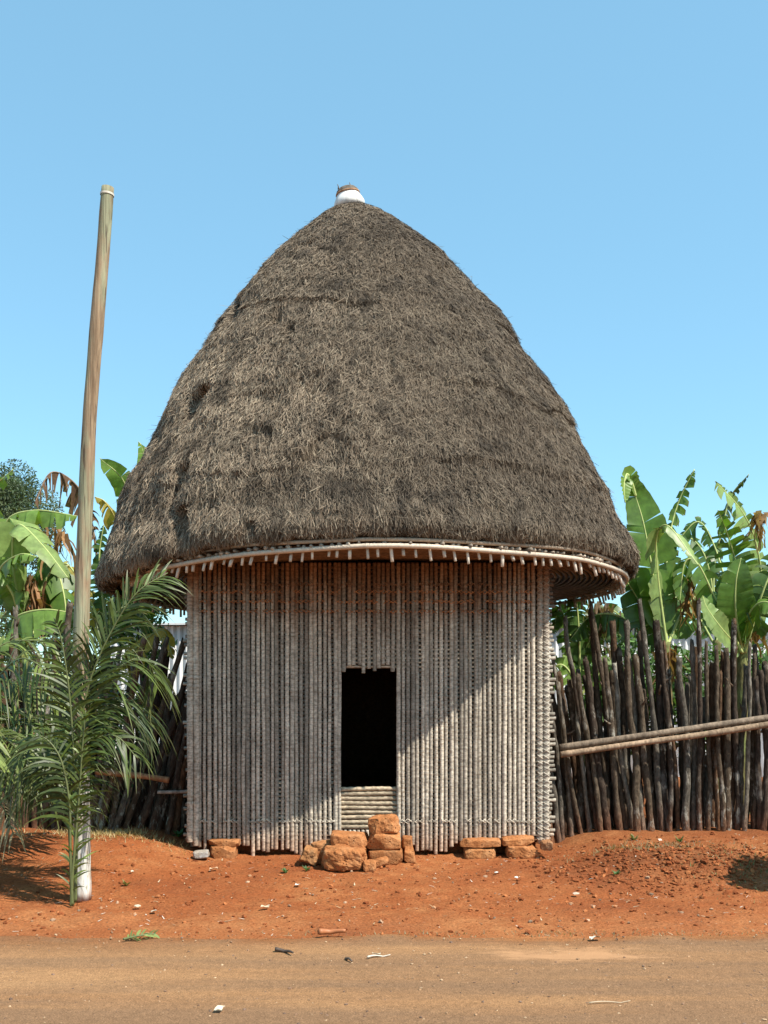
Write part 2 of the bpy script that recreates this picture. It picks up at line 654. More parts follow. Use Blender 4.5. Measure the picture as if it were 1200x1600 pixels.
M_CLOD = mat_vcol('clod', 0.95, 60, 0.7, 1.25, 0.1, 0.4)
reds = [(0.27, 0.085, 0.030), (0.22, 0.066, 0.023), (0.32, 0.115, 0.042), (0.20, 0.058, 0.020)]
mixc = reds * 5 + [(0.36, 0.19, 0.10), (0.38, 0.24, 0.15), (0.22, 0.15, 0.10)]


def w_mound(x, y):
    return math.exp(-(((x - 2.45) / 0.95) ** 2 + ((y - 8.4) / 0.55) ** 2))


def hutfree(x, y):
    return 0.0 if (abs(x - HX) < 1.7 and y > 9.25) else 1.0


scatter_clods('earth_clods', 2600, (1.2, 4.0), (7.4, 9.6), 0.005, 0.026, reds, gh, w_mound, 'crumbly red clods heaped in the low mound at right', M_CLOD)
scatter_clods('earth_pebbles', 3200, (-4.0, 4.0), (6.3, 9.7), 0.004, 0.022, mixc, gh, hutfree, 'small pebbles and crumbs on the red bank', M_CLOD)
scatter_clods('road_gravel', 1500, (-3.2, 3.2), (4.4, 6.3), 0.003, 0.011, [(0.3, 0.18, 0.1), (0.22, 0.13, 0.08), (0.45, 0.3, 0.18), (0.17, 0.11, 0.08)],
              lambda x, y: 0.014, None, 'fine gravel on the dusty road', M_CLOD)

b = MB()
for k in range(620):
    x, y = rng.uniform(-3.8, 3.8), rng.uniform(6.3, 9.5)
    if hutfree(x, y) == 0:
        continue
    a = rng.uniform(0, 3.14)
    L = rng.uniform(.01, .05)
    d = np.array((math.cos(a), math.sin(a), rng.uniform(-.1, .3))) * L
    w = np.array((-math.sin(a), math.cos(a), 0)) * rng.uniform(.002, .006)
    p = np.array((x, y, gh(x, y) + .004))
    b.add([p - w, p + w, p + d + w * .4, p + d - w * .4], [[0, 1, 2, 3]], np.array(((.5, .4, .26), (.4, .28, .16), (.2, .13, .08), (.55, .47, .38))[rng.integers(4)]))
tag(b.build('straw_litter', M_CLOD, smooth=False), 'bits of straw and dry leaf strewn over the red bank', None, kind='stuff')

# ------------------------------------------------------------------ the hut
hut = thing('thatched_hut', (HX, HY, 0), 'square bamboo walled hut under a tall conical thatched roof', 'hut')
X0, X1 = (293 - 600) * WALLY / F, (857 - 600) * WALLY / F        # wall edges
TOPZ = 2.70
DX0, DX1, DZ0, DZ1 = (529 - 600) * WALLY / F, (621 - 600) * WALLY / F, 0.62, 1.725
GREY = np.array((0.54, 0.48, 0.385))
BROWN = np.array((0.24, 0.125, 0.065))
RED = np.array((0.40, 0.17, 0.07))


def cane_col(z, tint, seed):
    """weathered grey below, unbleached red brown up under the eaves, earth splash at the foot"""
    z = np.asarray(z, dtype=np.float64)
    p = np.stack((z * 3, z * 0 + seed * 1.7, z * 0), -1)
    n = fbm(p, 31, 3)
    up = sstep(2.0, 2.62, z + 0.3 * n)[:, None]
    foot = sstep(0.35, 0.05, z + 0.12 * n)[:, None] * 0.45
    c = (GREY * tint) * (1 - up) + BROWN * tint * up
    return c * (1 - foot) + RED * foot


def v_cane(b, x, y, z0, z1, r, seed, seg=7, lean=0.0, tint=None):
    z = np.linspace(z0, z1, max(3, int((z1 - z0) / 0.010)))
    g_ = np.random.default_rng(seed)
    t = tint if tint is not None else g_.choice((g_.uniform(.55, .8), g_.uniform(.75, 1.2), g_.uniform(.85, 1.25)))
    nodes = 0.10 * np.maximum(0, np.cos(2 * math.pi * (z / g_.uniform(0.05, 0.085) + g_.random()))) ** 4
    rad = r * (1 + nodes + 0.05 * vnoise(np.stack((z * 30, z * 0 + seed, z * 0), -1), 5))
    wob = 0.007 * fbm(np.stack((z * 1.3, z * 0 + seed * 3.3, z * 0), -1), 61, 2)
    pts = np.stack((x + wob + lean * (z - z0), np.full_like(z, y) + wob * 0.6, z), -1)
    c = cane_col(z, t, seed)
    c = c * (1 - 0.7 * nodes[:, None])
    c = c * (1 - np.array((0.30, 0.38, 0.46)) * (np.maximum(0, np.cos(2 * math.pi * (z - 0.14) / 0.040 + 0.5 * np.sin(z * 3 + seed))) ** 3 * (0.6 + 0.5 * vnoise(np.stack((z * 12, z * 0 + seed * 1.9, z * 0), -1), 44)))[:, None])
    b.tube(pts, rad, seg, c)


def pix_z(py, Y=WALLY):
    return EYE - (py - HZ) * Y / F


# front wall
b = MB()
pitch = 0.0447
xs_c = np.arange(X0 + 0.115, X1 - 0.10, pitch)
foot_rows = [(293, 1320), (340, 1322), (375, 1318), (400, 1332), (430, 1322), (465, 1330), (500, 1318), (525, 1304), (620, 1312), (650, 1326), (690, 1330), (720, 1314), (760, 1312), (830, 1308), (857, 1315)]
for k, x in enumerate(xs_c):
    px = x * F / WALLY + 600
    zf = pix_z(np.interp(px, [a for a, _ in foot_rows], [q for _, q in foot_rows])) + random.uniform(-0.035, 0.025)
    if 325 < px < 372:
        zf = pix_z(1312)
    if 721 < px < 783:
        zf = pix_z(1310)
    if 786 < px < 836:
        zf = pix_z(1306)
    if random.random() < 0.06 and px < 700:
        zf -= 0.05
    x += random.uniform(-0.007, 0.007)
    r = 0.0182 * random.uniform(0.80, 1.14)
    y = WALLY + random.uniform(-0.006, 0.006)
    if DX0 + 0.01 < x < DX1 - 0.005:
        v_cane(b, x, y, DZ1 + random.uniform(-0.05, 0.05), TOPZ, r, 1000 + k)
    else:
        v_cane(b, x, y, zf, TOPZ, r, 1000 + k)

# raffia lashings on the front wall: little crosses between neighbouring canes
for zrow, cc in ((2.50, BROWN), (2.43, RED * 1.1), (2.34, RED * 1.2), (2.25, RED), (0.31, GREY)):
    for x in xs_c[:-1]:
        if DX0 - 0.03 < x < DX1 and DZ0 < zrow < DZ1 or random.random() < 0.12:
            continue
        if DX0 - 0.05 < x < DX1 and zrow < 0.7:
            continue
        for s in (-1, 1):
            z0 = zrow + random.uniform(-0.008, 0.008)
            b.tube([(x - 0.004, WALLY - 0.016, z0 - s * 0.018), (x + pitch / 2, WALLY - 0.021, z0), (x + pitch + 0.004, WALLY - 0.016, z0 + s * 0.018)], 0.0032, 4, cc * random.uniform(0.8, 1.2))
front = b.build('front_wall', M_CANE, hut)

# horizontal backing canes, their ends sticking out at the corners
b = MB()
z = 0.14
while z < TOPZ - 0.02:
    y = WALLY + 0.035
    c = cane_col(np.array([z, z]), random.uniform(0.35, 0.8), int(z * 1000))  # tint darkened so the gaps between the front canes look shaded
    xl, xr = X0 - random.uniform(0.0, 0.05), X1 + random.uniform(0.02, 0.075)
    segs = [(xl, xr)]
    if DZ0 - 0.02 < z < DZ1 + 0.01:
        segs = [(xl, DX0 - random.uniform(-0.012, 0.012)), (DX1 + random.uniform(-0.012, 0.012), xr)]
    elif z <= DZ0 - 0.02:
        segs = [(xl, DX0 - 0.01), (DX1 + 0.01, xr)]
    for a, q in segs:
        b.tube([(a, y, z), (q, y, z)], 0.0165, 7, c)
    z += 0.040
b.build('backing_canes', M_CANE, front)

# added dark panels behind the front canes stop light leaking through
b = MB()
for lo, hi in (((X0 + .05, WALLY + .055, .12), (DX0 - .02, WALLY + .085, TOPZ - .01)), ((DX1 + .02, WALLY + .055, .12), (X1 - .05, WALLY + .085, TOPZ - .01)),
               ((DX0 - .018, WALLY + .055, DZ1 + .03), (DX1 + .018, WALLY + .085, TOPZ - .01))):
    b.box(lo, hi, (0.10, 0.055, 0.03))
b.build('light_block', M_INNER, front, smooth=False)

# corner posts: two plain at the left, two bound with plaited raffia at the right
for k, (x, r) in enumerate(((X0 + 0.028, 0.030), (X0 + 0.082, 0.027))):
    b = MB()
    v_cane(b, x, WALLY - 0.008, pix_z(1318 if k else 1312) - 0.02, TOPZ, r, 50 + k, 10, tint=0.98)
    b.build('corner_post', M_CANE, hut)
for k, (x, r) in enumerate(((X1 - 0.080, 0.026), (X1 - 0.026, 0.029))):
    b = MB()
    v_cane(b, x, WALLY - 0.008, pix_z(1318) - (0.03 if k else 0.0), TOPZ, r, 70 + k, 10, tint=0.85)
    cp = b.build('corner_post', M_CANE, hut)
    b = MB()
    for ph in (0, math.pi):
        for hand in (-1, 1):
            zz = np.linspace(0.14, TOPZ - 0.02, 620)
            a = hand * zz * 2 * math.pi / 0.11 + ph + 0.5 * fbm(np.stack((zz * 9, zz * 0 + hand, zz * 0), -1), 3, 2)
            pts = np.stack((x + (r + 0.002) * np.cos(a), WALLY - 0.008 + (r + 0.002) * np.sin(a), zz), -1)
            b.tube(pts, 0.0042 + 0.0015 * vnoise(np.stack((zz * 40, zz * 0 + ph, zz * 0), -1), 3), 4, cane_col(zz, 0.92, 5))
    b.build('raffia_binding', M_HOOP, cp)

# side and back walls
DEPTH = 3.33
for sx in (0, 1):
    b = MB()
    x = X1 - 0.02 if sx else X0 + 0.02
    for k, y in enumerate(np.arange(WALLY + 0.08, WALLY + DEPTH, 0.05)):
        zz = np.array((0.08 + random.uniform(-.03, .03), 1.4, TOPZ))
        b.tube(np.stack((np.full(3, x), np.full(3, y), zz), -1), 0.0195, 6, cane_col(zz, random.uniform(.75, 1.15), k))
    for z in np.arange(0.15, TOPZ - 0.03, 0.045):
        b.tube([(x + (-0.035 if sx else 0.035), WALLY + 0.06, z), (x + (-0.035 if sx else 0.035), WALLY + DEPTH - .05, z)], 0.017, 6, GREY * 0.8)
    xi = x - 0.075 if sx else x + 0.055
    b.box((xi, WALLY + 0.1, 0.1), (xi + 0.02, WALLY + DEPTH - .06, TOPZ - .01), (0.10, 0.055, 0.03))  # added dark sheet, blocks light leaking between the side canes
    b.build('side_wall', M_CANE, hut)
b = MB()
for k, x in enumerate(np.arange(X0 + 0.02, X1, 0.05)):
    zz = np.array((0.08, 1.4, TOPZ))
    b.tube(np.stack((np.full(3, x), np.full(3, WALLY + DEPTH), zz), -1), 0.0195, 6, cane_col(zz, random.uniform(.75, 1.15), k))
b.box((X0 + 0.06, WALLY + DEPTH - 0.045, 0.1), (X1 - 0.06, WALLY + DEPTH - 0.025, TOPZ - .01), (0.10, 0.055, 0.03))  # added dark sheet, blocks light leaking between the back canes
b.build('back_wall', M_CANE, hut)

# red earth plinth set back under the walls, and the floor
b = MB()
b.box((X0 + .10, WALLY + 0.13, -0.15), (X1 - .10, WALLY + DEPTH - 0.1, 0.17), (0.75, 0.7, 0.7))
b.build('earth_plinth', M_EARTH, hut, smooth=False)
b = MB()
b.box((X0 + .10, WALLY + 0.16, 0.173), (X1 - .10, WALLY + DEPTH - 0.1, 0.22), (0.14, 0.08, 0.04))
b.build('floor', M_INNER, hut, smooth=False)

# threshold: horizontal canes over a row of short uprights
b = MB()
z = 0.255
k = 0
while z < DZ0 + 0.005:
    c = GREY * random.uniform(0.55, 0.85) * np.array((1.12, 1.0, .84))  # brownish cane, darkened to put the threshold's half-shadow into its colour
    x = np.linspace(DX0 - 0.035, DX1 + 0.005, 24)
    nod = 1 + 0.08 * np.sin(x * 90 + k * 2.1)
    b.tube(np.stack((x, np.full(24, WALLY + 0.03), z + 0.003 * np.sin(x * 7 + k)), -1), 0.0215 * nod * random.uniform(.9, 1.08), 8, c)
    z += 0.0435
    k += 1
thr = b.build('threshold', M_CANE, hut)
b = MB()
for k, x in enumerate(np.arange(DX0 - 0.02, DX1 + 0.01, 0.041)):
    v_cane(b, x, WALLY + 0.03, 0.09, 0.225, 0.0165, 300 + k, tint=1.15)
b.build('short_canes', M_CANE, thr)
b = MB()
for s, x in ((-1, DX0 - 0.003), (1, DX1 + 0.004)):
    for k in range(2):
        z = np.linspace(DZ0 - 0.3, DZ1, 70)
        w = 0.010 * np.sin(z * 60 + k)
        b.tube(np.stack((x + s * 0.0 + w * 0.3 + (-0.03 if s < 0 else 0.0) * (DZ1 - z) / 1.1, np.full(70, WALLY + 0.012 + 0.03 * k), z), -1), 0.011 + 0.003 * np.sin(z * 75), 6, GREY * (0.85 - .2 * k))
b.build('door_jamb', M_CANE, hut)

def sag(th):
    d = np.degrees((np.asarray(th) + math.pi) % (2 * math.pi) - math.pi)
    return np.interp(d, [-180, -135, -90, -60, -45, -20, 0, 45, 62, 75, 90, 135, 180], [-.20, -.25, -.15, -.10, -.08, -.03, 0, -.008, -.03, -.06, -.09, -.15, -.20])


def tsag(th):
    d = np.degrees((np.asarray(th) + math.pi) % (2 * math.pi) - math.pi)
    return sag(th) + np.interp(d, [-180, -110, -75, -50, -30, -10], [0, -.06, -.12, -.10, -.015, 0])


def hoopr(th):
    d = np.degrees((np.asarray(th) + math.pi) % (2 * math.pi) - math.pi)
    return np.interp(d, [-180, -90, -62, -45, 0, 45, 70, 90, 180], [0, -.09, -.08, -.01, .055, .05, .02, .0, 0])


# ---- roof profile from its outline
outline = [(345, 57), (368, 86), (390, 113), (420, 144), (450, 173), (480, 198), (510, 221), (555, 254), (600, 285), (650, 315), (700, 343), (750, 370), (800, 395), (840, 412), (862, 421)]
prof = [(0.17, 6.76)]
for y, hw in outline:
    q = hw / F
    r_ = HY * q / math.sqrt(1 + q * q)
    yt = HY - r_ * r_ / HY
    prof.append((r_, EYE + (HZ - y) * yt / F))
prof = prof[::-1]
lip = prof[0]
# lip: rounded cut end curling in under the eaves
prof = [(max(r_ - 0.045, 0.1), z) for r_, z in prof]
prof = [(2.66, 2.78), (2.735, 2.785), (2.775, 2.83), (2.795, 2.90)] + prof
PR = np.array(prof)
PL = np.concatenate(([0], np.cumsum(np.linalg.norm(np.diff(PR, axis=0), axis=1))))
PT = PL[-1]


def roof_cx(z):
    return np.interp(z, [2.7, 3.5, 5.4, 6.4, 6.8], [-.175, -.19, -.235, -.29, -.34])


def roof_raw(th, s):
    r_ = np.interp(s, PL, PR[:, 0])
    z = np.interp(s, PL, PR[:, 1])
    return r_, z


def roof_disp(th, s):
    """thickness variation: tufts, courses and hollows"""
    r_, z = roof_raw(th, s)
    p = np.stack((np.sin(th) * r_, -np.cos(th) * r_, z), -1)
    d = 0.016 * fbm(p * np.array((15, 15, 9)), 171, 2) + 0.060 * fbm(p * 1.5, 101, 3) + 0.035 * fbm(p * np.array((5, 5, 3.2)), 131, 3)
    # shaggy courses
    ph = z * 2.3 + 0.55 * fbm(p * 0.9, 77, 2)
    saw = 1 - (ph - np.floor(ph))
    d = d + 0.010 * (saw ** 2 - 0.3)
    # lower edges of the thatching courses, sagging and broken
    zc = z + 0.16 * fbm(p * 0.8, 79, 2) + 0.05 * fbm(p * 3.5, 83, 2)
    for zl, amp in ((4.22, 0.050), (5.15, 0.040), (3.45, 0.025), (5.95, 0.03)):
        e = zc - zl
        d = d + amp * np.where(e > 0, np.exp(-np.maximum(e, 0) / 0.30), 0) * sstep(-.25, .25, fbm(p * 0.9, 87 + int(zl * 10), 2) + 0.15)
    # torn hollows, mostly on the left flank
    hol = sstep(0.30, 0.55, fbm(p * np.array((3.2, 3.2, 2.1)), 151, 2)) * sstep(0.5, -1.2, p[..., 0])
    d = d - 0.11 * hol
    return d * sstep(0, 0.35, s) * sstep(PT + 0.1, PT - 0.6, s)


def roof_pt(th, s):
    r_, z = roof_raw(th, s)
    dg = np.degrees(th)
    lf = np.interp(dg, [-180, -110, -70, -38, -15, 10], [.5, 1, 1, .7, .25, 0])
    r_ = r_ + 0.055 * np.interp(np.abs(dg), [0, 35, 65, 120, 180], [0, .1, 1, 1, .6]) * sstep(0.55, 0.0, s)
    r_ = r_ + roof_disp(th, s) - 0.06 * lf * sstep(0.16, 0.0, s)
    x = np.sin(th) * r_
    zt = z + tsag(th) * sstep(0.9, 0.0, s)
    return np.stack((roof_cx(z) + x, HY - np.cos(th) * r_, zt), -1)


nth, ns = 420, 190
ths = np.linspace(-math.pi, math.pi, nth, endpoint=False)
ss = np.linspace(0, PT, ns)
TH, SS = np.meshgrid(ths, ss)
vv = roof_pt(TH.ravel(), SS.ravel())
i = np.arange(ns - 1)[:, None] * nth
j = np.arange(nth)[None, :]
j2 = (j + 1) % nth
b = MB()
fc = np.stack((i + j, i + j2, i + nth + j2, i + nth + j), -1).reshape(-1, 4)
b.add(vv, fc, (0.075, 0.058, 0.042))
top = len(vv) - nth
b.f.append([top + k for k in range(nth)])
roof = b.build('thatch_roof', M_THATCHBASE, hut)


def straws(n, smin, smax, lmin, lmax, wid, lift, spread, seed, inward=False):
    g_ = np.random.default_rng(seed)
    # area weighted
    s_try = g_.uniform(smin, smax, n * 4)
    r_ = roof_raw(0, s_try)[0]
    keep = g_.random(n * 4) < r_ / 2.9
    s = s_try[keep][:n]
    n = len(s)
    th = g_.uniform(-math.pi, math.pi, n)
    front_ = g_.random(n) < 0.55
    th = np.where(front_, th * 0.56, th)          # the seen side is thatched more finely
    p0 = roof_pt(th, s)
    e = 0.03
    ps = roof_pt(th, np.minimum(s + e, PT))
    pt = roof_pt(th + 0.012, s)
    down = nrm(p0 - ps)
    side = nrm(pt - p0)
    nor = nrm(np.cross(side, -down))
    rad = np.stack((np.sin(th), -np.cos(th), 0 * th), -1)
    flip = np.sign((nor * rad).sum(-1))[:, None]
    nor = nor * flip
    q = p0 * np.array((1.6, 1.6, 1.6))
    clump = fbm(q * 2.0, 211, 2)
    ang = g_.normal(0, spread, n) + clump * 0.5
    lf = np.abs(g_.normal(lift, lift * 0.6, n)) * (1 + 0.8 * np.clip(fbm(q * 3, 223, 2), -1, 1))
    d = nrm(down * np.cos(ang)[:, None] + side * np.sin(ang)[:, None] + nor * lf[:, None])
    L = g_.uniform(lmin, lmax, n)
    w = wid * g_.uniform(0.6, 1.4, n)
    roll = g_.uniform(-0.9, 0.9, n)
    wd = nrm(np.cross(d, nor) * np.cos(roll)[:, None] + nor * np.sin(roll)[:, None])
    base = p0 - d * 0.04 + nor * (g_.uniform(-0.01, 0.03, n))[:, None]
    mid = base + d * (L * 0.55)[:, None]
    tip = base + d * L[:, None] + np.array((0, 0, -1)) * (L * g_.uniform(0.0, 0.22, n))[:, None]
    hw = wd * (w / 2)[:, None]
    V = np.stack((base - hw, base + hw, tip + hw * 0.4, tip - hw * 0.4), 1)
    # nothing hangs below the trimmed lower edge
    cut = 2.765 + tsag(th) + 0.035 * vnoise(np.stack((th * 30, th * 0, th * 0), -1), 9) + g_.uniform(-.012, .012, n)
    ok = np.minimum(tip[:, 2], mid[:, 2]) > cut
    V = V[ok]
    p0 = p0[ok]
    th = th[ok]
    n = len(V)
    fi = np.arange(n)[:, None] * 4
    F1 = fi + np.array((0, 1, 2, 3))
    # colour: bleached greys and tans, sooty clumps; the left flank is the more bleached
    t = g_.random(n)
    dark = np.array((0.105, 0.078, 0.052))
    midc = np.array((0.250, 0.190, 0.130))
    pale = np.array((0.40, 0.325, 0.225))
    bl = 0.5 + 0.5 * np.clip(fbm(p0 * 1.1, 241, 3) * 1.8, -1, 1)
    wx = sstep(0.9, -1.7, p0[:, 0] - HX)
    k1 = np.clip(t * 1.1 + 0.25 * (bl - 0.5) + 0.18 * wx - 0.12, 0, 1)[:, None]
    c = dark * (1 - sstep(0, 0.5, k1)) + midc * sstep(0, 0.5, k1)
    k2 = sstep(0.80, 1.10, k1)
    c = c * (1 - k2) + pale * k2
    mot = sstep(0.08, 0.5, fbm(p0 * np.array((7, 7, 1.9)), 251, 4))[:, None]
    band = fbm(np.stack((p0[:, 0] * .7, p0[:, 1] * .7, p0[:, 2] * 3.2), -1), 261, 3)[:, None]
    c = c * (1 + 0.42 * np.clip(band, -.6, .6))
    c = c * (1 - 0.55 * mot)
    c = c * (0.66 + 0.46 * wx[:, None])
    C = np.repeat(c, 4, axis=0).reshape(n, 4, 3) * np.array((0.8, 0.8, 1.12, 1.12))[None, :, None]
    return V.reshape(-1, 3), F1, C.reshape(-1, 3)


b = MB()
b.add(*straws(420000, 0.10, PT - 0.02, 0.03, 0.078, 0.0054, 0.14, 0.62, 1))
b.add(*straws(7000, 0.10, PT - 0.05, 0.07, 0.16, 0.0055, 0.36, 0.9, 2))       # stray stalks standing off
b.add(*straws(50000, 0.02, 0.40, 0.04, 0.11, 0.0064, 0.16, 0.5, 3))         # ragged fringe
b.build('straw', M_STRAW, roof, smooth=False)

# ---- eaves: soffit of concentric canes, two hoops, lath ends and rafter ends
RING = 2.70
RZ = 2.69


def ez(x, z):
    return z


b = MB()
seg = 120
a = np.linspace(0, 2 * math.pi, seg, endpoint=False)
rows = []
for r_, z in ((0.02, 2.78), (1.3, 2.775), (2.2, 2.765), (2.74, 2.758)):
    x = HX + r_ * np.sin(a)
    rows.append(np.stack((x, HY - r_ * np.cos(a), z + sag(a) * (r_ / 2.7) ** 2), -1))
vv = np.concatenate(rows)
fl = []
for q in range(3):
    for k in range(seg):
        fl.append([q * seg + k, q * seg + (k + 1) % seg, (q + 1) * seg + (k + 1) % seg, (q + 1) * seg + k])
fl.append(list(range(seg)))
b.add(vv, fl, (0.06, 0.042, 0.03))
a2 = np.linspace(0, 2 * math.pi, 91)
for r_ in np.arange(1.55, 2.70, 0.055):
    x = HX + r_ * np.sin(a2)
    z = 2.775 - 0.02 * (r_ - 1.3) / 1.4 - 0.018 + random.uniform(-.003, .003)
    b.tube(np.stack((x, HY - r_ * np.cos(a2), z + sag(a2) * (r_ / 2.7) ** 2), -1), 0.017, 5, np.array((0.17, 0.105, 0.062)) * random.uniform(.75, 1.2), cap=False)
bs = b

for r_, z, rad, cc in ((RING, RZ + 0.012, 0.021, (0.52, 0.43, 0.33)), (RING - 0.008, RZ + 0.078, 0.017, (0.36, 0.28, 0.2))):
    b = MB()
    aa = np.linspace(0, 2 * math.pi, 181)
    r_ = r_ + hoopr(aa)
    wob = 0.010 * np.sin(aa * 5 + z * 40) + 0.006 * np.sin(aa * 11)
    x = HX + (r_ + wob * 0.6) * np.sin(aa)
    cv = np.array(cc)[None, :] * (1 + 0.25 * fbm(np.stack((aa * 4, aa * 0, aa * 0 + z), -1), 19, 3))[:, None]
    b.tube(np.stack((x, HY - (r_ + wob * 0.6) * np.cos(aa), z + sag(aa) + wob * 0.6), -1), rad, 8, cv, cap=False)
    b.build('eave_hoop', M_HOOP, hut)

b = bs
for k in range(240):
    if random.random() < 0.15:
        continue
    t = k / 240 * 2 * math.pi + random.uniform(-.007, .007)
    r0, r1 = RING - 0.10, RING + 0.01 + float(hoopr(t)) + random.uniform(-.02, .02)
    z = RZ + 0.042 + random.uniform(-.008, .008)
    xa, xb = HX + r0 * math.sin(t), HX + r1 * math.sin(t)
    b.tube([(xa, HY - r0 * math.cos(t), z + sag(t)), (xb, HY - r1 * math.cos(t), z + sag(t))], random.uniform(.011, .019), 7, np.array((0.42, 0.34, 0.26)) * random.uniform(.5, 1.2))
b.build('eave_soffit', M_CANE, hut)

pegs = []
for k in range(3):
    b = MB()
    b.tube([(0, 0.03, 0.06), (0, 0.0, -0.02), (0, -0.012, -0.064 - 0.011 * k)], [0.0135, 0.014, 0.013], 8, np.array((0.60, 0.52, 0.42)) * (0.85 + 0.15 * k))
    pegs.append(b.build('rafter_end', M_HOOP))
    pegs[-1].parent = hut
step = 0.107 / RING
npeg = 96
rest = MB()
k = 0
t = -npeg / 2 * step
while t < 2 * math.pi - npeg / 2 * step - step * .5:
    tt_ = t + random.uniform(-.009, .009)
    r_ = RING - 0.032 + float(hoopr(tt_)) + random.uniform(-.008, .008)
    x = r_ * math.sin(tt_)
    loc = (x, -r_ * math.cos(tt_), RZ - 0.010 + float(sag(tt_)) + random.uniform(-.012, .010))
    if k < npeg:
        o = pegs[k] if k < 3 else pegs[k % 3].copy()
        if k >= 3:
            COL.objects.link(o)
            o.parent = hut
        o.location = loc
        o.rotation_euler = (random.uniform(-.10, .10), random.uniform(-.10, .10), tt_)
        s_ = random.uniform(.8, 1.15)
        o.scale = (s_, s_, random.uniform(.65, 1.2))
    else:
        q = np.array(loc) + np.array((HX, HY, 0))
        rest.tube([q + (0, 0, .05), q - (0, 0, random.uniform(.06, .10))], .0145, 7, (0.5, 0.43, 0.35))
    t += step
    k += 1
o = rest.build('rafter_end', M_HOOP, hut)
o['kind'] = 'stuff'

# finial: white enamel basin upside down with a rusty cap and two wires
apex = P(546, 321, HY) - np.array((0, 0.05, 0))
ax = (-0.16, -0.05, 1)
b = MB()
b.lathe([(0.172, -0.06), (0.168, 0.0), (0.158, 0.025), (0.128, 0.080), (0.116, 0.095), (0.110, 0.12), (0.02, 0.13)], apex, 36, (0.80, 0.79, 0.74), ax)
fin = b.build('finial', M_ENAMEL, hut)
axn = nrm(ax)
b = MB()
b.lathe([(0.128, 0.090), (0.130, 0.102), (0.120, 0.128), (0.095, 0.155), (0.055, 0.174), (0.01, 0.180)], apex, 28, (0.15, 0.125, 0.10), ax)
b.build('cap', M_BARK, fin)
b = MB()
b.lathe([(0.124, 0.088), (0.134, 0.094), (0.131, 0.106), (0.12, 0.108)], apex, 28, (0.34, 0.20, 0.12), ax)
b.build('rust_band', M_BARK, fin)
for dx, h in ((-0.095, 0.215), (0.035, 0.235)):
    b = MB()
    p0 = apex + axn * 0.135 + np.array((dx, -0.03, 0))
    b.tube([p0, p0 + np.array((0.0, 0, (h - .16) * .6)), p0 + np.array((-0.012, 0, (h - .16)))], [0.009, 0.006, 0.003], 6, (0.12, 0.10, 0.09))
    b.build('spike', M_HOOP, fin)
# torn lath showing near the top
b = MB()
for q in (((565, 325), (575, 336), (588, 337)), ((570, 331), (578, 345)), ((583, 330), (592, 336))):
    b.tube([P(a, c, HY - 0.33) for a, c in q], 0.011, 6, (0.62, 0.55, 0.46))
b.build('exposed_lath', M_HOOP, roof)


# ------------------------------------------------------------------ stones round the step
def block(rect, Yf, depth, seed, label, group=None, tilt=0.0, rnd=0.25, tint=1.0, jag=0.02, name='laterite_block', yaw=0.0, mat=None, cat='stone', taper=0.0):
    x0, y0, x1, y1 = rect
    a, c = P(x0, y1, Yf), P(x1, y0, Yf)
    sx, sz = c[0] - a[0], c[2] - a[2]
    ctr = np.array(((a[0] + c[0]) / 2, Yf + depth / 2, a[2]))
    bm = bmesh.new()
    bmesh.ops.create_cube(bm, size=2)
    bmesh.ops.subdivide_edges(bm, edges=bm.edges[:], cuts=15, use_grid_fill=True)
    v = np.array([q.co[:] for q in bm.verts])
    f = [[q.index for q in fc.verts] for fc in bm.faces]
    bm.free()
    # superellipsoid rounding
    p = 2 + 9 * (1 - rnd) ** 1.5
    L = (np.abs(v) ** p).sum(-1) ** (1 / p)
    v = v / L[:, None]
    v[:, 0] *= 1 - taper * (v[:, 2] * 0.5 + 0.5)
    gs = np.random.default_rng(seed * 13)
    for _ in range(13):
        pn_ = nrm(gs.normal(size=3) * np.array((1, .8, 1)))
        dd = np.abs(pn_).sum() * gs.uniform(.66, .90)
        over = np.maximum(v @ pn_ - dd, 0)
        v = v - over[:, None] * pn_
    v = v * np.array((sx / 2, depth / 2, sz / 2))
    n = fbm((v + seed * 3.1) * 9, seed, 3)
    n2 = fbm((v + seed * 1.7) * 30, seed + 5, 3)
    v = v * (1 + 0.0) + nrm(v) * (jag * n * 0.9 + jag * 0.6 * n2)[:, None]
    ct, st = math.cos(tilt), math.sin(tilt)
    v = v @ np.array(((ct, 0, st), (0, 1, 0), (-st, 0, ct)))
    cy, sy = math.cos(yaw), math.sin(yaw)
    v = v @ np.array(((cy, sy, 0), (-sy, cy, 0), (0, 0, 1)))
    v = v + np.array((0, 0, sz / 2 - .008))
    b = MB()
    b.add(v + ctr, f, np.array((1, 1, 1)) * tint if not isinstance(tint, tuple) else tint)
    return tag(b.build(name, mat or M_STONE, None, ctr, smooth=False), label, cat, group)


G1 = 'laterite blocks stacked as a step at the door'
block((570, 1327, 629, 1352), 8.74, 0.36, 3, 'dark shaded bottom block of the stack right of the threshold', G1, rnd=.15, tint=.75, jag=.008)  # lowered tint puts the shade under the stack into the stone colour
block((573, 1302, 631, 1328), 8.75, 0.34, 4, 'pitted middle block carrying the rounded stone at the door', G1, rnd=.22, jag=.012, tilt=-.01)
block((576, 1276, 624, 1303), 8.78, 0.26, 5, 'rounded orange stone crowning the stack at the doorway', G1, rnd=.45, jag=.022, tilt=.04)
block((516, 1303, 575, 1327), 8.72, 0.34, 6, 'long pitted block lying flat before the left of the threshold', G1, rnd=.2, jag=.014, tilt=-.01)
block((503, 1325, 572, 1363), 8.46, 0.58, 7, 'large cracked boulder in front at the foot of the step', G1, rnd=.42, jag=.035, tint=.97)
block((487, 1315, 519, 1334), 8.85, 0.22, 8, 'small angular stone wedged left of the long pitted block', G1, rnd=.4, jag=.022, tilt=.12, tint=(1.0, 1.15, 1.3))
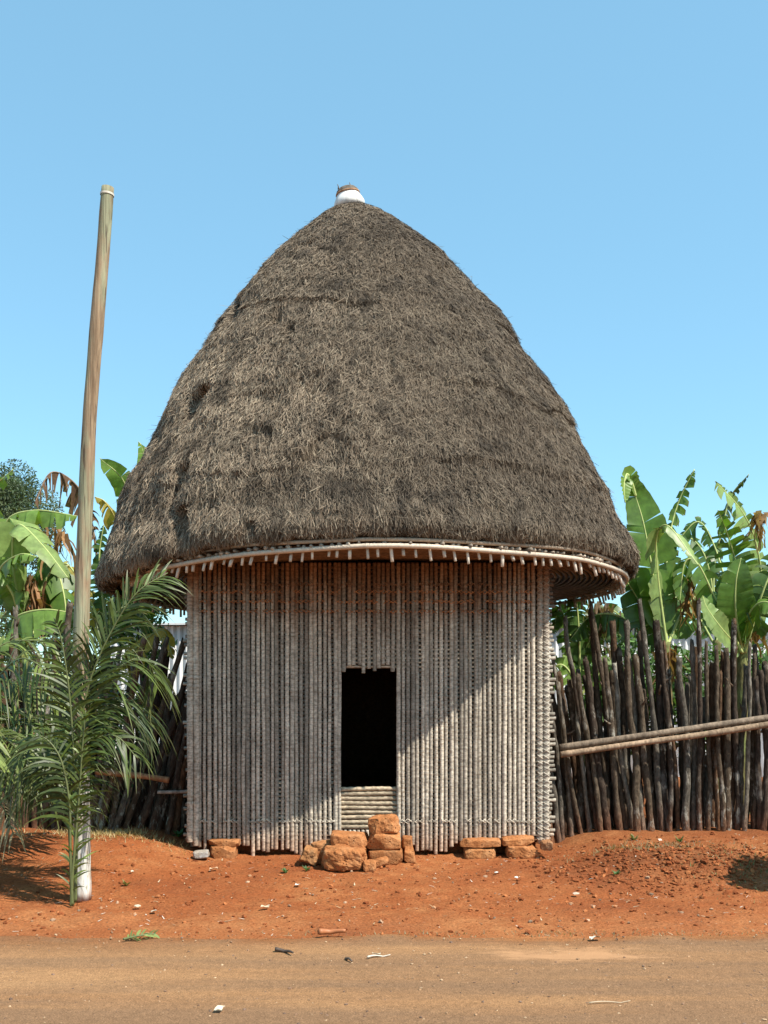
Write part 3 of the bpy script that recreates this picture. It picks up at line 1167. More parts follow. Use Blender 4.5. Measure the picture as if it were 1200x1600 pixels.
block((466, 1325, 499, 1351), 8.72, 0.24, 9, 'tilted triangular stone at the far left of the step', G1, rnd=.35, jag=.02, tilt=-.2, taper=.4, tint=(.95, 1.1, 1.2))
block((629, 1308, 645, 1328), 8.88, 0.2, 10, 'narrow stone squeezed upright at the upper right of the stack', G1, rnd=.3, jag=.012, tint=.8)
block((628, 1324, 651, 1350), 8.8, 0.25, 11, 'slanting wedge of stone at the lower right of the stack', G1, rnd=.3, jag=.015, taper=.45, tint=.92)
block((567, 1344, 588, 1362), 8.44, 0.13, 12, 'broken lump lying against the cracked boulder', G1, rnd=.5, jag=.02)
block((585, 1341, 607, 1352), 8.62, 0.12, 13, 'thin flat chip lying before the dark bottom block', G1, rnd=.4, jag=.012, tilt=.25)
block((493, 1330, 512, 1350), 8.82, 0.18, 27, 'shaded stone sunk between the boulder and the triangular stone', G1, rnd=.35, jag=.012, tint=.7)  # lowered tint paints shade into this sunken stone
G2 = 'stone props under the front wall'
block((720, 1311, 783, 1325), 9.16, 0.26, 14, 'long flat slab under the canes between door and right corner', G2, rnd=.12, jag=.009)
block((727, 1324, 778, 1343), 9.12, 0.28, 15, 'pale block carrying the long flat slab', G2, rnd=.3, jag=.018, tint=(1.05, 1.15, 1.2))
block((785, 1307, 836, 1322), 9.16, 0.26, 16, 'wedge shaped slab under the right corner canes', G2, rnd=.3, jag=.016, tilt=.05)
block((794, 1321, 844, 1342), 9.1, 0.28, 17, 'sloping block carrying the wedge shaped slab', G2, rnd=.35, jag=.02, tilt=-.08)
block((324, 1312, 373, 1323), 9.17, 0.24, 18, 'thin dull slab under the canes near the left corner', G2, rnd=.15, jag=.009, tint=.85)
block((327, 1320, 367, 1347), 9.13, 0.24, 19, 'squarish dark red block below the thin dull slab', G2, rnd=.15, jag=.01, tint=.85)
block((846, 1313, 864, 1329), 9.05, 0.16, 20, 'small brownish stone at the foot of the right corner post', None, rnd=.5, jag=.016, tint=(.8, .95, 1.2))
block((300, 1329, 325, 1341), 8.98, 0.12, 21, 'flat pale grey stone at the foot of the left corner post', None, rnd=.4, jag=.008, tint=(0.9, 1.9, 4.2), tilt=.1)


# ------------------------------------------------------------------ plank pole at the left
base = P(124, 1403, 7.4)
base[2] = gh(base[0], base[1]) - 0.02
pole = thing('wooden_pole', tuple(base), 'tall bare wooden pole leaning right, its foot whitewashed', 'pole')
pp = [(128, 1406), (127, 1250), (126, 1100), (128, 950), (133, 800), (140, 650), (150, 520), (160, 400), (168, 293)]
path = spline([P(x, y, 7.4) for x, y in pp], 90)
tt = np.linspace(0, 1, 90)
b = MB()
rad = (0.063 - 0.017 * tt) * (1 + 0.03 * fbm(np.stack((tt * 14, tt * 0, tt * 0), -1), 4, 3))
path = path + np.stack((0.006 * fbm(np.stack((tt * 6, tt * 0, tt * 0), -1), 9, 2), tt * 0, tt * 0), -1)
b.tube(path, rad, 20, rough=0.06, seed=12)
b.build('shaft', M_POLE, pole)
b = MB()
pt, pd = path[-1], nrm(path[-1] - path[-2])
b.tube([pt - pd * 0.060, pt - pd * 0.045], 0.0505, 20, (0.62, 0.56, 0.46), cap=False)
b.build('wire_tie', M_HOOP, pole)

# ------------------------------------------------------------------ fences
def bark_col(n, seed, dark=1.0):
    z = np.linspace(0, 1, n)
    p = np.stack((z * 11, z * 0 + seed * 2.1, z * 0), -1)
    nz = fbm(p, 17, 4)
    g_ = np.random.default_rng(seed)
    base = np.array(((0.062, 0.045, 0.033), (0.10, 0.074, 0.050), (0.12, 0.070, 0.040), (0.105, 0.090, 0.070), (0.17, 0.145, 0.110))[g_.integers(5)])
    lich = np.array((0.36, 0.34, 0.30))
    k = sstep(0.25 if g_.random() < 0.5 else 0.4, 0.6, nz)[:, None] * g_.uniform(0.0, 0.35)
    foot = sstep(0.22, 0.0, z)[:, None] * 0.45
    c = base * (1 - k) + lich * k
    return (c * (1 - foot) + np.array((0.25, 0.085, 0.035)) * foot) * dark


def fence_post(parent, xb, y, h, lean, r, seed, dark=1.0, leany=0.0):
    g_ = np.random.default_rng(seed)
    z0 = gh(xb, y) - 0.08
    n = 56
    t = np.linspace(0, 1, n)
    bend = 0.05 * fbm(np.stack((t * 2.2, t * 0 + seed, t * 0), -1), 6, 2)
    pts = np.stack((xb + lean * h * t + bend, y + leany * h * t + bend * 0.4 + 0.01 * np.sin(t * 5 + seed), z0 + (h + 0.08) * t), -1)
    rad = r * (1 - 0.22 * t) * (1 + 0.16 * fbm(np.stack((t * 14, t * 0 + seed * 1.3, t * 0), -1), 8, 2))
    b = MB()
    b.tube(pts, rad, 10, bark_col(n, seed, dark), rough=0.45, seed=seed)
    b.v[-1][-10:, 2] += g_.uniform(-.025, .03, 10)
    b.v[-1][-10:, :2] = pts[-1][:2] + (b.v[-1][-10:, :2] - pts[-1][:2]) * .85
    if g_.random() < 0.45:      # snapped side twig
        k = int(g_.integers(28, 52))
        d = nrm((g_.uniform(-1, 1), g_.uniform(-1, .2), g_.uniform(.2, 1)))
        b.tube([pts[k], pts[k] + d * 0.06, pts[k] + d * g_.uniform(.09, .15) + np.array((0, 0, .02))], [r * .5, r * .35, r * .15], 5, (0.13, 0.09, 0.06))
    return b.build('post', M_STICK, parent)


fence_r = thing('stick_fence', (2.6, 10.0, gh(2.6, 10)), 'fence of close set dark rough sticks right of the hut', 'fence')
k = 0
x = 1.58
while x < 4.2:
    px = 600 + x * F / 10
    lean = np.interp(x, [1.6, 2.2, 2.7, 3.1, 4.7], [-0.13, -0.12, -0.10, -0.01, 0.02]) + random.uniform(-.04, .04)
    h = random.uniform(1.5, 1.9)
    if k % 5 == 1:
        h = random.uniform(2.0, 2.35)
    fence_post(fence_r, x, 9.95 + random.uniform(-.06, .06), h, lean, random.uniform(.021, .040), 400 + k)
    x += random.uniform(0.058, 0.098)
    k += 1
for row in (1, 2):
    x = 1.60
    while x < 4.2:
        lean = np.interp(x, [1.6, 2.2, 2.7, 3.1, 4.7], [-0.16, -0.10, -0.06, 0.0, 0.02]) + random.uniform(-.05, .05)
        h = random.uniform(1.35, 1.85) if row == 1 else random.uniform(1.3, 1.65)
        if random.random() < .10:
            h = random.uniform(1.95, 2.25)
        fence_post(fence_r, x, 9.98 + 0.12 * row + random.uniform(-.05, .05), h, lean, random.uniform(.030, .046), 500 + k, 0.8)
        x += random.uniform(0.07, 0.10)
        k += 1


def rail(parent, pts, rad, seed, col, mat=None):
    b = MB()
    path = spline(pts, 40)
    t = np.linspace(0, 1, 40)
    cc = np.array(col)[None, :] * (1 + 0.45 * fbm(np.stack((t * 16, t * 0 + seed, t * 0), -1), 3, 3))[:, None]
    b.tube(path, rad * (1 + 0.05 * np.sin(t * 9 + seed)), 10, cc, rough=0.12, seed=seed)
    return b.build('rail', mat or M_BARK, parent)


rail(fence_r, [P(875, 1168, 9.84), P(1000, 1150, 9.84), P(1110, 1134, 9.84), P(1200, 1121, 9.84), P(1340, 1098, 9.84)], 0.032, 1, (0.21, 0.16, 0.115))
rail(fence_r, [P(876, 1179, 9.80), P(1000, 1161, 9.80), P(1110, 1146, 9.80), P(1200, 1132, 9.80), P(1340, 1110, 9.80)], 0.030, 2, (0.29, 0.205, 0.135))

fence_l = thing('stick_fence', (-2.9, 9.9, gh(-2.9, 9.9)), 'fence of slanting dark sticks left of the hut behind the palm fronds', 'fence')
x = -4.3
k = 0
while x < -1.93:
    lean = np.interp(x, [-4.8, -3.4, -2.9, -2.5, -1.9], [0.0, 0.02, 0.15, 0.36, 0.10]) + random.uniform(-.03, .03)
    h = random.uniform(1.5, 1.9)
    if k % 6 == 3 and x < -2.9:
        h = random.uniform(1.95, 2.25)
    if x > -2.75:
        h = random.uniform(1.75, 2.1)
        h = min(h, (-1.86 - x) / max(lean, .02) if lean > .1 else h)
        h = max(h, 1.0)
    fence_post(fence_l, x, 9.80 + random.uniform(-.06, .06), h, lean, random.uniform(.028, .044), 700 + k, 0.9)
    x += random.uniform(0.06, 0.09)
    k += 1
for row in (1, 2):
    x = -4.3
    while x < -1.9:
        lean = np.interp(x, [-4.8, -3.4, -2.9, -2.5, -1.9], [0.0, 0.02, 0.1, 0.2, 0.05]) + random.uniform(-.05, .05)
        fence_post(fence_l, x, 9.84 + .13 * row + random.uniform(-.04, .04), random.uniform(1.3, 1.75) if x < -2.3 else random.uniform(1.2, 1.5), lean, random.uniform(.032, .046), 800 + k, 0.75)
        x += random.uniform(0.075, 0.10)
        k += 1
rail(fence_l, [P(150, 1206, 9.68), P(210, 1211, 9.66), P(264, 1219, 9.66)], 0.030, 4, (0.36, 0.18, 0.09))
rail(fence_l, [P(246, 1238, 9.72), P(296, 1237, 9.72)], 0.018, 5, (0.33, 0.28, 0.24))


# ------------------------------------------------------------------ banana plants
def banana_leaf(parent, path, width, face, seed, col, tear=0.5, droop=0.3, cup=0.25, mat=None, petiole=0.1, rib=(0.40, 0.46, 0.16), wl=1.0, wr=1.0, curl=0.0):
    g_ = np.random.default_rng(seed)
    n = 70
    M = spline(path, n)
    s = np.linspace(0, 1, n)
    T = nrm(np.gradient(M, axis=0))
    N0 = np.asarray(face, dtype=np.float64)
    S = nrm(np.cross(T, N0))
    N = nrm(np.cross(S, T))
    u0 = np.clip((s - petiole) / (1 - petiole), 0, 1)
    prof_ = np.clip(np.sin(math.pi * np.clip(u0, 0, 1) ** 0.75) ** 0.55, 0, 1) * width * 0.5
    b = MB()
    col = np.asarray(col, dtype=np.float64)
    for side, ws in ((-1, wl), (1, wr)):
        cuts = [petiole]
        p = petiole
        while p < 1:
            p += g_.uniform(0.012, 0.16 if tear < .5 else 0.07) / (0.4 + tear)
            cuts.append(min(p, 1.0))
        for a_, c_ in zip(cuts[:-1], cuts[1:]):
            if c_ - a_ < 0.006:
                continue
            m_ = max(3, int((c_ - a_) * 40))
            sv = np.linspace(a_, c_, m_)
            ctr = (a_ + c_) / 2
            q = 6
            us = np.linspace(0, 1, q)
            lean = g_.normal(0.28, 0.22 * tear)            # strips lean towards the tip
            ang = g_.normal(cup, 0.55 * tear)
            dr = droop * g_.uniform(0.5, 1.0 + tear)
            shrink = g_.uniform(0.05, 0.45) * tear
            shortn = 1 - g_.uniform(0, 0.35) * tear
            tint = g_.uniform(0.82, 1.18)
            rows = []
            for uu in us:
                sq = ctr + (sv - ctr) * (1 - shrink * uu ** 1.5)
                idx = sq * (n - 1)
                pos = np.stack([np.interp(idx, np.arange(n), M[:, k]) for k in range(3)], -1)
                Sq = np.stack([np.interp(idx, np.arange(n), S[:, k]) for k in range(3)], -1)
                Nq = np.stack([np.interp(idx, np.arange(n), N[:, k]) for k in range(3)], -1)
                Tq = np.stack([np.interp(idx, np.arange(n), T[:, k]) for k in range(3)], -1)
                w = np.interp(sv, s, prof_) * ws * shortn
                a2 = ang + curl * uu
                off = (Sq * side * math.cos(a2) + Nq * math.sin(a2)) * (w * uu)[:, None] + Tq * (lean * w * uu)[:, None]
                off[:, 2] -= dr * w * uu ** 2
                off = off + Nq * (0.010 * np.sin(sv * 90 + seed) * uu)[:, None]
                rows.append(pos + off)
            vv = np.stack(rows, 1).reshape(-1, 3)
            i = np.arange(m_ - 1)[:, None] * q
            j = np.arange(q - 1)[None, :]
            fc = np.stack((i + j, i + j + 1, i + q + j + 1, i + q + j), -1).reshape(-1, 4)
            edge = np.tile(us, m_)
            cc = col[None, :] * tint * (1 - 0.10 * edge[:, None])
            brown = np.clip((edge - 0.80) * 5, 0, 1)[:, None] * min(.8, 0.75 * tear) * g_.uniform(.2, 1)
            cc = cc * (1 - brown) + np.array((0.22, 0.16, 0.07)) * brown
            b.add(vv, fc, cc)
    lf = b.build('leaf', mat or M_BANANA, parent)
    b = MB()
    b.tube(M - N * 0.004, 0.017 * (1 - 0.8 * s) + 0.0025, 7, rib)
    b.build('midrib', M_MIDRIB, lf)
    return lf


def pseudostem(parent, x, y, ztop, r, seed, dry=0.6, lean=0.0):
    z0 = gh(x, y) - 0.05
    n = 40
    t = np.linspace(0, 1, n)
    pts = np.stack((x + lean * (1 - t) * -1, np.full(n, y), z0 + (ztop - z0) * t), -1)
    nz = fbm(np.stack((t * 7, t * 0 + seed, t * 0), -1), 8, 3)
    k = sstep(-.3, .3, nz)[:, None] * dry
    c = np.array((0.20, 0.23, 0.08)) * (1 - k) + np.array((0.15, 0.09, 0.05)) * k
    b = MB()
    b.tube(pts, r * (1 - 0.45 * t), 14, c, rough=0.14, seed=seed)
    return b.build('pseudostem', M_BARK, parent)


def dead_strips(parent, top, n, length, spread, seed, col=(0.24, 0.14, 0.07)):
    """a withered leaf hanging straight down: limp brown ribbons"""
    g_ = np.random.default_rng(seed)
    b = MB()
    for k in range(n):
        p = np.array(top) + np.array((g_.normal(0, spread), g_.normal(0, spread), g_.normal(0, spread * .6)))
        L = length * g_.uniform(.4, 1.1)
        w = g_.uniform(.012, .035)
        a = g_.uniform(0, 3.14)
        wd = np.array((math.cos(a), math.sin(a), 0)) * w
        t = np.linspace(0, 1, 7)[:, None]
        dx = np.array((g_.normal(0, .10), g_.normal(0, .10), 0))
        c = p + dx * t - np.array((0, 0, L)) * t + np.array((.02, .01, 0)) * np.sin(t * 7 + k)
        ww = (1 - .7 * t) * np.cos(t * g_.uniform(0, 3))
        v = np.stack((c - wd * ww, c + wd * ww + np.array((0, .012, 0))), 1).reshape(-1, 3)
        f = np.array([[2 * q, 2 * q + 1, 2 * q + 3, 2 * q + 2] for q in range(6)])
        b.add(v, f, np.array(col) * g_.uniform(.5, 1.6))
    return b.build('dead_leaf', M_DRYLEAF, parent)


GR = (0.105, 0.195, 0.032)
GL = (0.19, 0.31, 0.06)
GD = (0.065, 0.135, 0.026)
GP = (0.25, 0.35, 0.11)


def path3(l, Y):
    out = []
    for q in l:
        y = Y + (q[2] if len(q) > 2 else 0)
        out.append(P(q[0], q[1], y))
    return out


CAMF = (0.0, -1.0, 0.25)

# right of the hut
Yb = 11.0
pb = P(1040, 1010, Yb)
ba = thing('banana_plant', (pb[0], Yb, gh(pb[0], Yb)), 'banana plant with a broad upright leaf touching the thatch edge', 'banana plant', 'banana plants behind the fences')
pseudostem(ba, pb[0], Yb, pb[2] + .05, 0.105, 1, .9)
banana_leaf(ba, path3([(1040, 1020), (1030, 960), (1019, 890), (1006, 820), (993, 775), (982, 742, -.1)], Yb), 0.56, (0.12, -1, .1), 21, GR, .22, .05, .12, wl=.85)
banana_leaf(ba, path3([(993, 775), (986, 750, -.06), (979, 741, -.1), (975, 760, -.16), (977, 785, -.2)], Yb), 0.20, (0.6, -1, .1), 22, GL, .1, .05, .5, petiole=0)
banana_leaf(ba, path3([(1042, 1015), (1038, 930, .2), (1046, 840, .3), (1060, 785, .35), (1085, 733, .3)], Yb), 0.36, (-.4, -1, .1), 23, GR, 1.0, .35, -.1, wl=.6)
banana_leaf(ba, path3([(1042, 1010), (1028, 900, -.1), (1026, 840, -.25), (1045, 822, -.4), (1092, 884, -.6)], Yb), 0.34, (.35, -.8, .7), 24, GP, .35, .5, -.15, wr=.6)
banana_leaf(ba, path3([(1040, 1015), (1000, 985, -.2), (960, 960, -.3), (920, 965, -.3), (890, 1000, -.3)], Yb + .4), 0.34, (0, -.6, .8), 25, GD, .6, .8, -.3)
banana_leaf(ba, path3([(1040, 1018), (1015, 970, -.1), (990, 925, -.15), (970, 895, -.2)], Yb + .2), 0.5, (0, -1, .2), 27, GD, .4, .15, 0)
banana_leaf(ba, path3([(1042, 1010), (1070, 950, .3), (1105, 925, .4), (1140, 960, .4)], Yb), 0.4, (0, -1, .5), 26, GR, .4, .5, -.2)
dead_strips(ba, P(1068, 905, Yb + .1), 24, .42, .05, 5)
dead_strips(ba, P(1045, 1015, Yb - .1), 22, .5, .06, 6)
dead_strips(ba, P(1078, 940, Yb + .1), 14, .35, .06, 16, (0.34, 0.19, 0.07))

Yb = 11.4
pb = P(1160, 1030, Yb)
bb = thing('banana_plant', (pb[0], Yb, gh(pb[0], Yb)), 'banana plant with torn arching leaves nearest the right edge', 'banana plant', 'banana plants behind the fences')
pseudostem(bb, pb[0], Yb, pb[2] + .1, 0.11, 2, .6)
banana_leaf(bb, path3([(1162, 1030), (1190, 950, .1), (1184, 860, 0), (1160, 800, -.1), (1118, 752, -.3)], Yb), 0.62, (.25, -1, .2), 31, GP, .75, .25, -.05, wr=.35)
banana_leaf(bb, path3([(1160, 1030), (1157, 950), (1151, 885, -.1), (1137, 835, -.2), (1122, 797, -.3)], Yb), 0.52, (.05, -1, .15), 32, GR, .7, .12, .1)
banana_leaf(bb, path3([(1160, 1020), (1150, 960, -.3), (1150, 910, -.4), (1158, 872, -.4)], Yb - .1), 0.42, (-.1, -1, .2), 33, GR, .1, .05, .1)
banana_leaf(bb, path3([(1160, 1020), (1120, 940, -.2), (1090, 880, -.3), (1070, 880, -.3), (1062, 940, -.3)], Yb - .2), 0.36, (.2, -1, .4), 34, GR, .5, .5, -.2)
banana_leaf(bb, path3([(1160, 1015), (1140, 930, .3), (1115, 850, .5), (1090, 815, .5), (1055, 850, .5)], Yb + .2), 0.32, (.2, -1, .5), 35, GD, 1.0, .6, -.3)
banana_leaf(bb, path3([(1164, 1020), (1190, 930, -.2), (1215, 880, -.2), (1245, 870, -.2), (1270, 930, -.2)], Yb - .1), 0.5, (0, -.9, .6), 36, GD, .5, .5, -.1)
banana_leaf(bb, path3([(1162, 1010), (1170, 960, -.4), (1195, 940, -.6), (1235, 960, -.8)], Yb), 0.4, (0, -.9, .7), 37, GR, .3, .4, -.1)
banana_leaf(bb, path3([(1162, 1020), (1130, 985, -.5), (1105, 950, -.6), (1098, 930, -.6)], Yb), 0.36, (.2, -1, .4), 38, GP, .2, .2, .1)
dead_strips(bb, P(1186, 803, Yb - .2), 30, .42, .03, 7, (0.38, 0.24, 0.12))
dead_strips(bb, P(1175, 985, Yb - .1), 16, .35, .06, 8)

Yb = 13.5
pb = P(1120, 1000, Yb)
bc = thing('banana_plant', (pb[0], Yb, gh(pb[0], Yb)), 'banana plant farther back showing small ragged dark leaf tips', 'banana plant', 'banana plants behind the fences')
pseudostem(bc, pb[0], Yb, pb[2], 0.1, 3, .5)
banana_leaf(bc, path3([(1120, 1010), (1115, 900), (1130, 820), (1142, 775), (1170, 741, -.2)], Yb), 0.2, (-.3, -1, .3), 41, (0.05, 0.085, 0.03), 1.0, .7, -.3)
banana_leaf(bc, path3([(1120, 1010), (1110, 900), (1090, 850), (1060, 840), (1030, 880)], Yb), 0.42, (.2, -1, .5), 42, GD, .9, .5, -.2)
banana_leaf(bc, path3([(1120, 1010), (1140, 930), (1180, 900), (1230, 950)], Yb), 0.5, (0, -1, .5), 43, GD, .6, .5, -.2)
banana_leaf(bc, path3([(1118, 1010), (1080, 950), (1030, 930), (990, 980)], Yb), 0.5, (0, -1, .5), 44, GD, .5, .6, -.2)

Yb = 12.3
pb = P(905, 1080, Yb)
bd = thing('banana_plant', (pb[0], Yb, gh(pb[0], Yb)), 'low banana plant showing between the hut wall and the fence tops', 'banana plant', 'banana plants behind the fences')
pseudostem(bd, pb[0], Yb, pb[2], 0.09, 4, .4)
for q, (ln, c_) in enumerate((([(905, 1090), (895, 1010), (880, 960), (872, 950), (865, 990)], GR), ([(905, 1090), (915, 1020), (935, 965), (960, 955), (985, 985)], GR), ([(905, 1090), (905, 1000), (900, 930), (893, 885)], GD), ([(905, 1090), (930, 1060), (955, 1040), (985, 1075)], GL), ([(905, 1095), (890, 1050), (870, 1040), (850, 1080)], GL))):
    banana_leaf(bd, path3(ln, Yb - .1 * q), 0.34, (0, -1, .4), 50 + q, c_, .5, .4, -.1)
dead_strips(bd, P(945, 950, Yb - .2), 40, .5, .09, 9, (0.2, 0.14, 0.09))

# left of the hut
Yb = 11.2
pb = P(35, 1040, Yb)
be = thing('banana_plant', (pb[0], Yb, gh(pb[0], Yb)), 'banana plant with pale green leaves arching beside the tall pole', 'banana plant', 'banana plants behind the fences')
pseudostem(be, pb[0], Yb, pb[2] + .25, 0.1, 5, .6)
banana_leaf(be, path3([(36, 980), (15, 880), (10, 815), (55, 797, -.1), (120, 806, -.2)], Yb), 0.40, (.1, -.55, .9), 61, GL, .5, .9, -.5)
banana_leaf(be, path3([(38, 990), (20, 880, -.2), (27, 820, -.3), (65, 850, -.5), (108, 905, -.6)], Yb), 0.44, (.5, -.7, .5), 62, GP, .4, .35, -.1)
banana_leaf(be, path3([(36, 990), (20, 930, -.3), (0, 890, -.4), (30, 866, -.6), (58, 870, -.7)], Yb), 0.3, (-.2, -.6, .8), 63, GL, .5, .7, -.4)
banana_leaf(be, path3([(36, 1000), (20, 985, -.4), (28, 962, -.5), (70, 952, -.6), (118, 958, -.6)], Yb), 0.40, (0, -.6, .8), 64, GL, .15, .95, -.55)
banana_leaf(be, path3([(36, 1000), (60, 930, .2), (85, 890, .2), (100, 930, .1), (105, 990, 0)], Yb), 0.4, (.4, -1, .3), 65, GR, .4, .4, -.2)
banana_leaf(be, path3([(34, 1000), (10, 900, .2), (-20, 830, .2), (-60, 850, .1)], Yb), 0.45, (0, -.8, .7), 66, GR, .6, .6, -.3)
banana_leaf(be, path3([(34, 1000), (5, 850, .3), (-10, 770, .3), (20, 733, .2)], Yb), 0.32, (-.4, -1, .3), 67, GL, .8, .4, -.2)
banana_leaf(be, path3([(36, 1010), (10, 1000, -.3), (-10, 1000, -.4), (-40, 1040, -.5)], Yb), 0.35, (0, -.7, .8), 68, GR, .3, .6, -.3)
banana_leaf(be, path3([(40, 1000), (75, 960, .3), (85, 900, .3), (60, 870, .3)], Yb), 0.4, (0, -1, .3), 69, GR, .3, .3, .1)
dead_strips(be, P(40, 900, Yb + .1), 44, .7, .08, 10, (0.30, 0.17, 0.09))
dead_strips(be, P(62, 930, Yb + .1), 22, .4, .06, 11, (0.36, 0.19, 0.10))
dead_strips(be, P(88, 830, Yb + .1), 24, .5, .07, 12, (0.34, 0.2, 0.1))

Yb = 12.0
pb = P(165, 1020, Yb)
bf = thing('banana_plant', (pb[0], Yb, gh(pb[0], Yb)), 'banana plant between pole and thatch with a withered brown leaf and a yellow leaf', 'banana plant', 'banana plants behind the fences')
pseudostem(bf, pb[0], Yb, pb[2] + .2, 0.1, 6, .5)
banana_leaf(bf, path3([(165, 1010), (185, 900), (200, 800), (192, 750, -.1), (156, 716, -.2)], Yb), 0.36, (-.3, -1, .3), 71, GL, .3, .2, -.05, petiole=.55)
banana_leaf(bf, path3([(168, 1010), (200, 850), (225, 740), (222, 700), (216, 690)], Yb + .3), 0.30, (0, -1, .2), 72, GL, .2, .1, .1, petiole=.4)
banana_leaf(bf, path3([(165, 1010), (178, 880), (182, 820), (165, 785, -.1), (148, 776, -.1)], Yb), 0.28, (-.3, -.7, .7), 73, (0.46, 0.36, 0.07), .8, .9, -.5, petiole=.55, rib=(.5, .42, .12))
banana_leaf(bf, path3([(160, 1010), (150, 860), (128, 770), (82, 737, -.2), (54, 785, -.4)], Yb), 0.30, (-.2, -.5, .9), 74, (0.16, 0.095, 0.06), 2.2, 1.3, -.7, mat=M_DRYLEAF, petiole=.4, rib=(.22, .15, .09))
banana_leaf(bf, path3([(168, 1010), (160, 930), (155, 870), (162, 820)], Yb - .1), 0.30, (0, -1, .2), 75, GD, .9, .3, 0)
banana_leaf(bf, path3([(162, 1010), (130, 920), (100, 880), (85, 930)], Yb), 0.34, (.2, -1, .4), 76, (0.35, 0.30, 0.06), .6, .7, -.3)
banana_leaf(bf, path3([(166, 1010), (185, 960), (210, 930), (235, 990)], Yb), 0.34, (.2, -1, .4), 77, GD, .4, .5, -.2)
banana_leaf(bf, path3([(172, 1060), (215, 1010), (255, 985), (270, 1030, -.2)], Yb), 0.22, (.2, -1, .4), 78, (0.42, 0.34, 0.08), .4, .6, -.2)

# ------------------------------------------------------------------ palm fronds
def frond(parent, name, path, leaf_len, seed, col, npair=34, start=0.25, width=0.024, droop=0.6, face=None, rad=0.010, mat=None, dens=1.0, upsweep=0.6, parts=True, dry_tip=.3):
    g_ = np.random.default_rng(seed)
    n = 80
    M = spline(path, n)
    s = np.linspace(0, 1, n)
    T = nrm(np.gradient(M, axis=0))
    N0 = np.asarray(face if face is not None else (0, -.5, 1.0), dtype=np.float64)
    b = MB()
    for k in range(npair):
        t = start + (1 - start) * (k + g_.uniform(0, .6)) / npair
        if t > 0.99:
            continue
        i = int(t * (n - 1))
        Tq = T[i]
        S = nrm(np.cross(Tq, N0))
        N = np.cross(S, Tq)
        u = (t - start) / (1 - start)
        L = leaf_len * (0.45 + 0.55 * math.sin(math.pi * min(1, u * 0.8 + 0.22))) * g_.uniform(.8, 1.1)
        for side in (-1, 1):
            if g_.random() > dens:
                continue
            d = nrm(S * side * g_.uniform(.7, 1) + Tq * (upsweep + 0.5 * u) + N * g_.uniform(-.25, .45))
            q = 6
            tt_ = np.linspace(0, 1, q)[:, None]
            bend = droop * g_.uniform(.4, 1.3)
            c = M[i] + d * (L * tt_) - np.array((0, 0, 1)) * (bend * L * tt_ ** 2.2)
            wv = nrm(np.cross(d, N) + N * g_.normal(0, .5))
            w = width * g_.uniform(.7, 1.2) * np.array((0.45, 0.95, 1.0, 0.85, 0.5, 0.06))[:, None] * 0.5
            vv = np.stack((c - wv * w, c + wv * w), 1).reshape(-1, 3)
            f = np.array([[2 * e, 2 * e + 1, 2 * e + 3, 2 * e + 2] for e in range(q - 1)])
            cc = np.tile(np.array(col) * g_.choice((g_.uniform(.5, 1.0), g_.uniform(.8, 1.8))), (2 * q, 1))
            tipk = np.repeat(np.clip((tt_[:, 0] - .6) * 2.5, 0, 1), 2)[:, None] * dry_tip * (g_.random() < .6)
            cc = cc * (1 - tipk) + np.array((0.33, 0.27, 0.12)) * tipk
            b.add(vv, f, cc)
    if parts:
        b2 = MB()
        b2.tube(M, rad * (1 - 0.8 * s) + 0.002, 7, (0.11, 0.125, 0.045))
        if parent is None:
            e = bpy.data.objects.new(name, None)
            COL.objects.link(e)
            e.location = tuple(M[0])
            b.build('leaflets', mat or M_PALM, e)
            b2.build('rachis', M_MIDRIB, e)
            return e
        lf = b.build(name, mat or M_PALM, parent)
        b2.build('rachis', M_MIDRIB, lf)
        return lf


PG = (0.066, 0.096, 0.020)
PGL = (0.11, 0.145, 0.032)
GP_ = 'palm fronds tied to the tall pole'
Yp = 7.25


def pf(path, L, seed, label, col=PG, **kw):
    o = frond(None, 'palm_frond', path, L, seed, col, **kw)
    return tag(o, label, 'palm frond', GP_)


pf(path3([(114, 1418), (117, 1330), (122, 1230), (128, 1130), (142, 1060), (175, 985), (215, 925), (262, 895, .1)], Yp), 0.52, 1, 'long palm frond standing on the ground along the pole and arching right under the thatch', npair=66, start=.42, droop=.55, face=(-.25, -1, .15), width=.018, upsweep=.9)
pf(path3([(120, 1400), (124, 1250), (130, 1150), (150, 1085), (190, 1040), (228, 1030, .2), (248, 1075, .3)], Yp + .1), 0.42, 2, 'palm frond bending right from the pole toward the wall corner, below the longest frond', npair=40, start=.42, droop=.9, face=(0, -.7, .8), width=.023, upsweep=.5)
pf(path3([(118, 1408), (120, 1290), (124, 1200), (140, 1160), (180, 1150), (215, 1185)], Yp - .05), 0.36, 3, 'short palm frond drooping right low over the slanting sticks', npair=30, start=.4, droop=.9, face=(0, -.6, .9), width=.02, upsweep=.5)
pf(path3([(117, 1410), (119, 1300), (116, 1190), (108, 1080), (96, 1000), (84, 965)], Yp - .05), 0.36, 4, 'upright narrow palm frond leaning left of the pole', npair=32, start=.45, droop=.6, face=(0, -1, .2), width=.02)
pf(path3([(113, 1414), (110, 1330), (108, 1250), (92, 1180), (58, 1150), (25, 1190)], Yp - .1), 0.42, 5, 'palm frond curving left from the pole over the bank', npair=32, start=.38, droop=.9, face=(0, -.6, .9), width=.021, upsweep=.5)
pf(path3([(111, 1416), (113, 1370), (118, 1310), (124, 1240), (128, 1180), (134, 1110)], Yp - .1), 0.24, 6, 'slender palm frond bound upright against the whitewashed foot', col=PGL, npair=40, start=.08, droop=.45, face=(0, -1, .1), width=.016, dens=.85, upsweep=1.0)

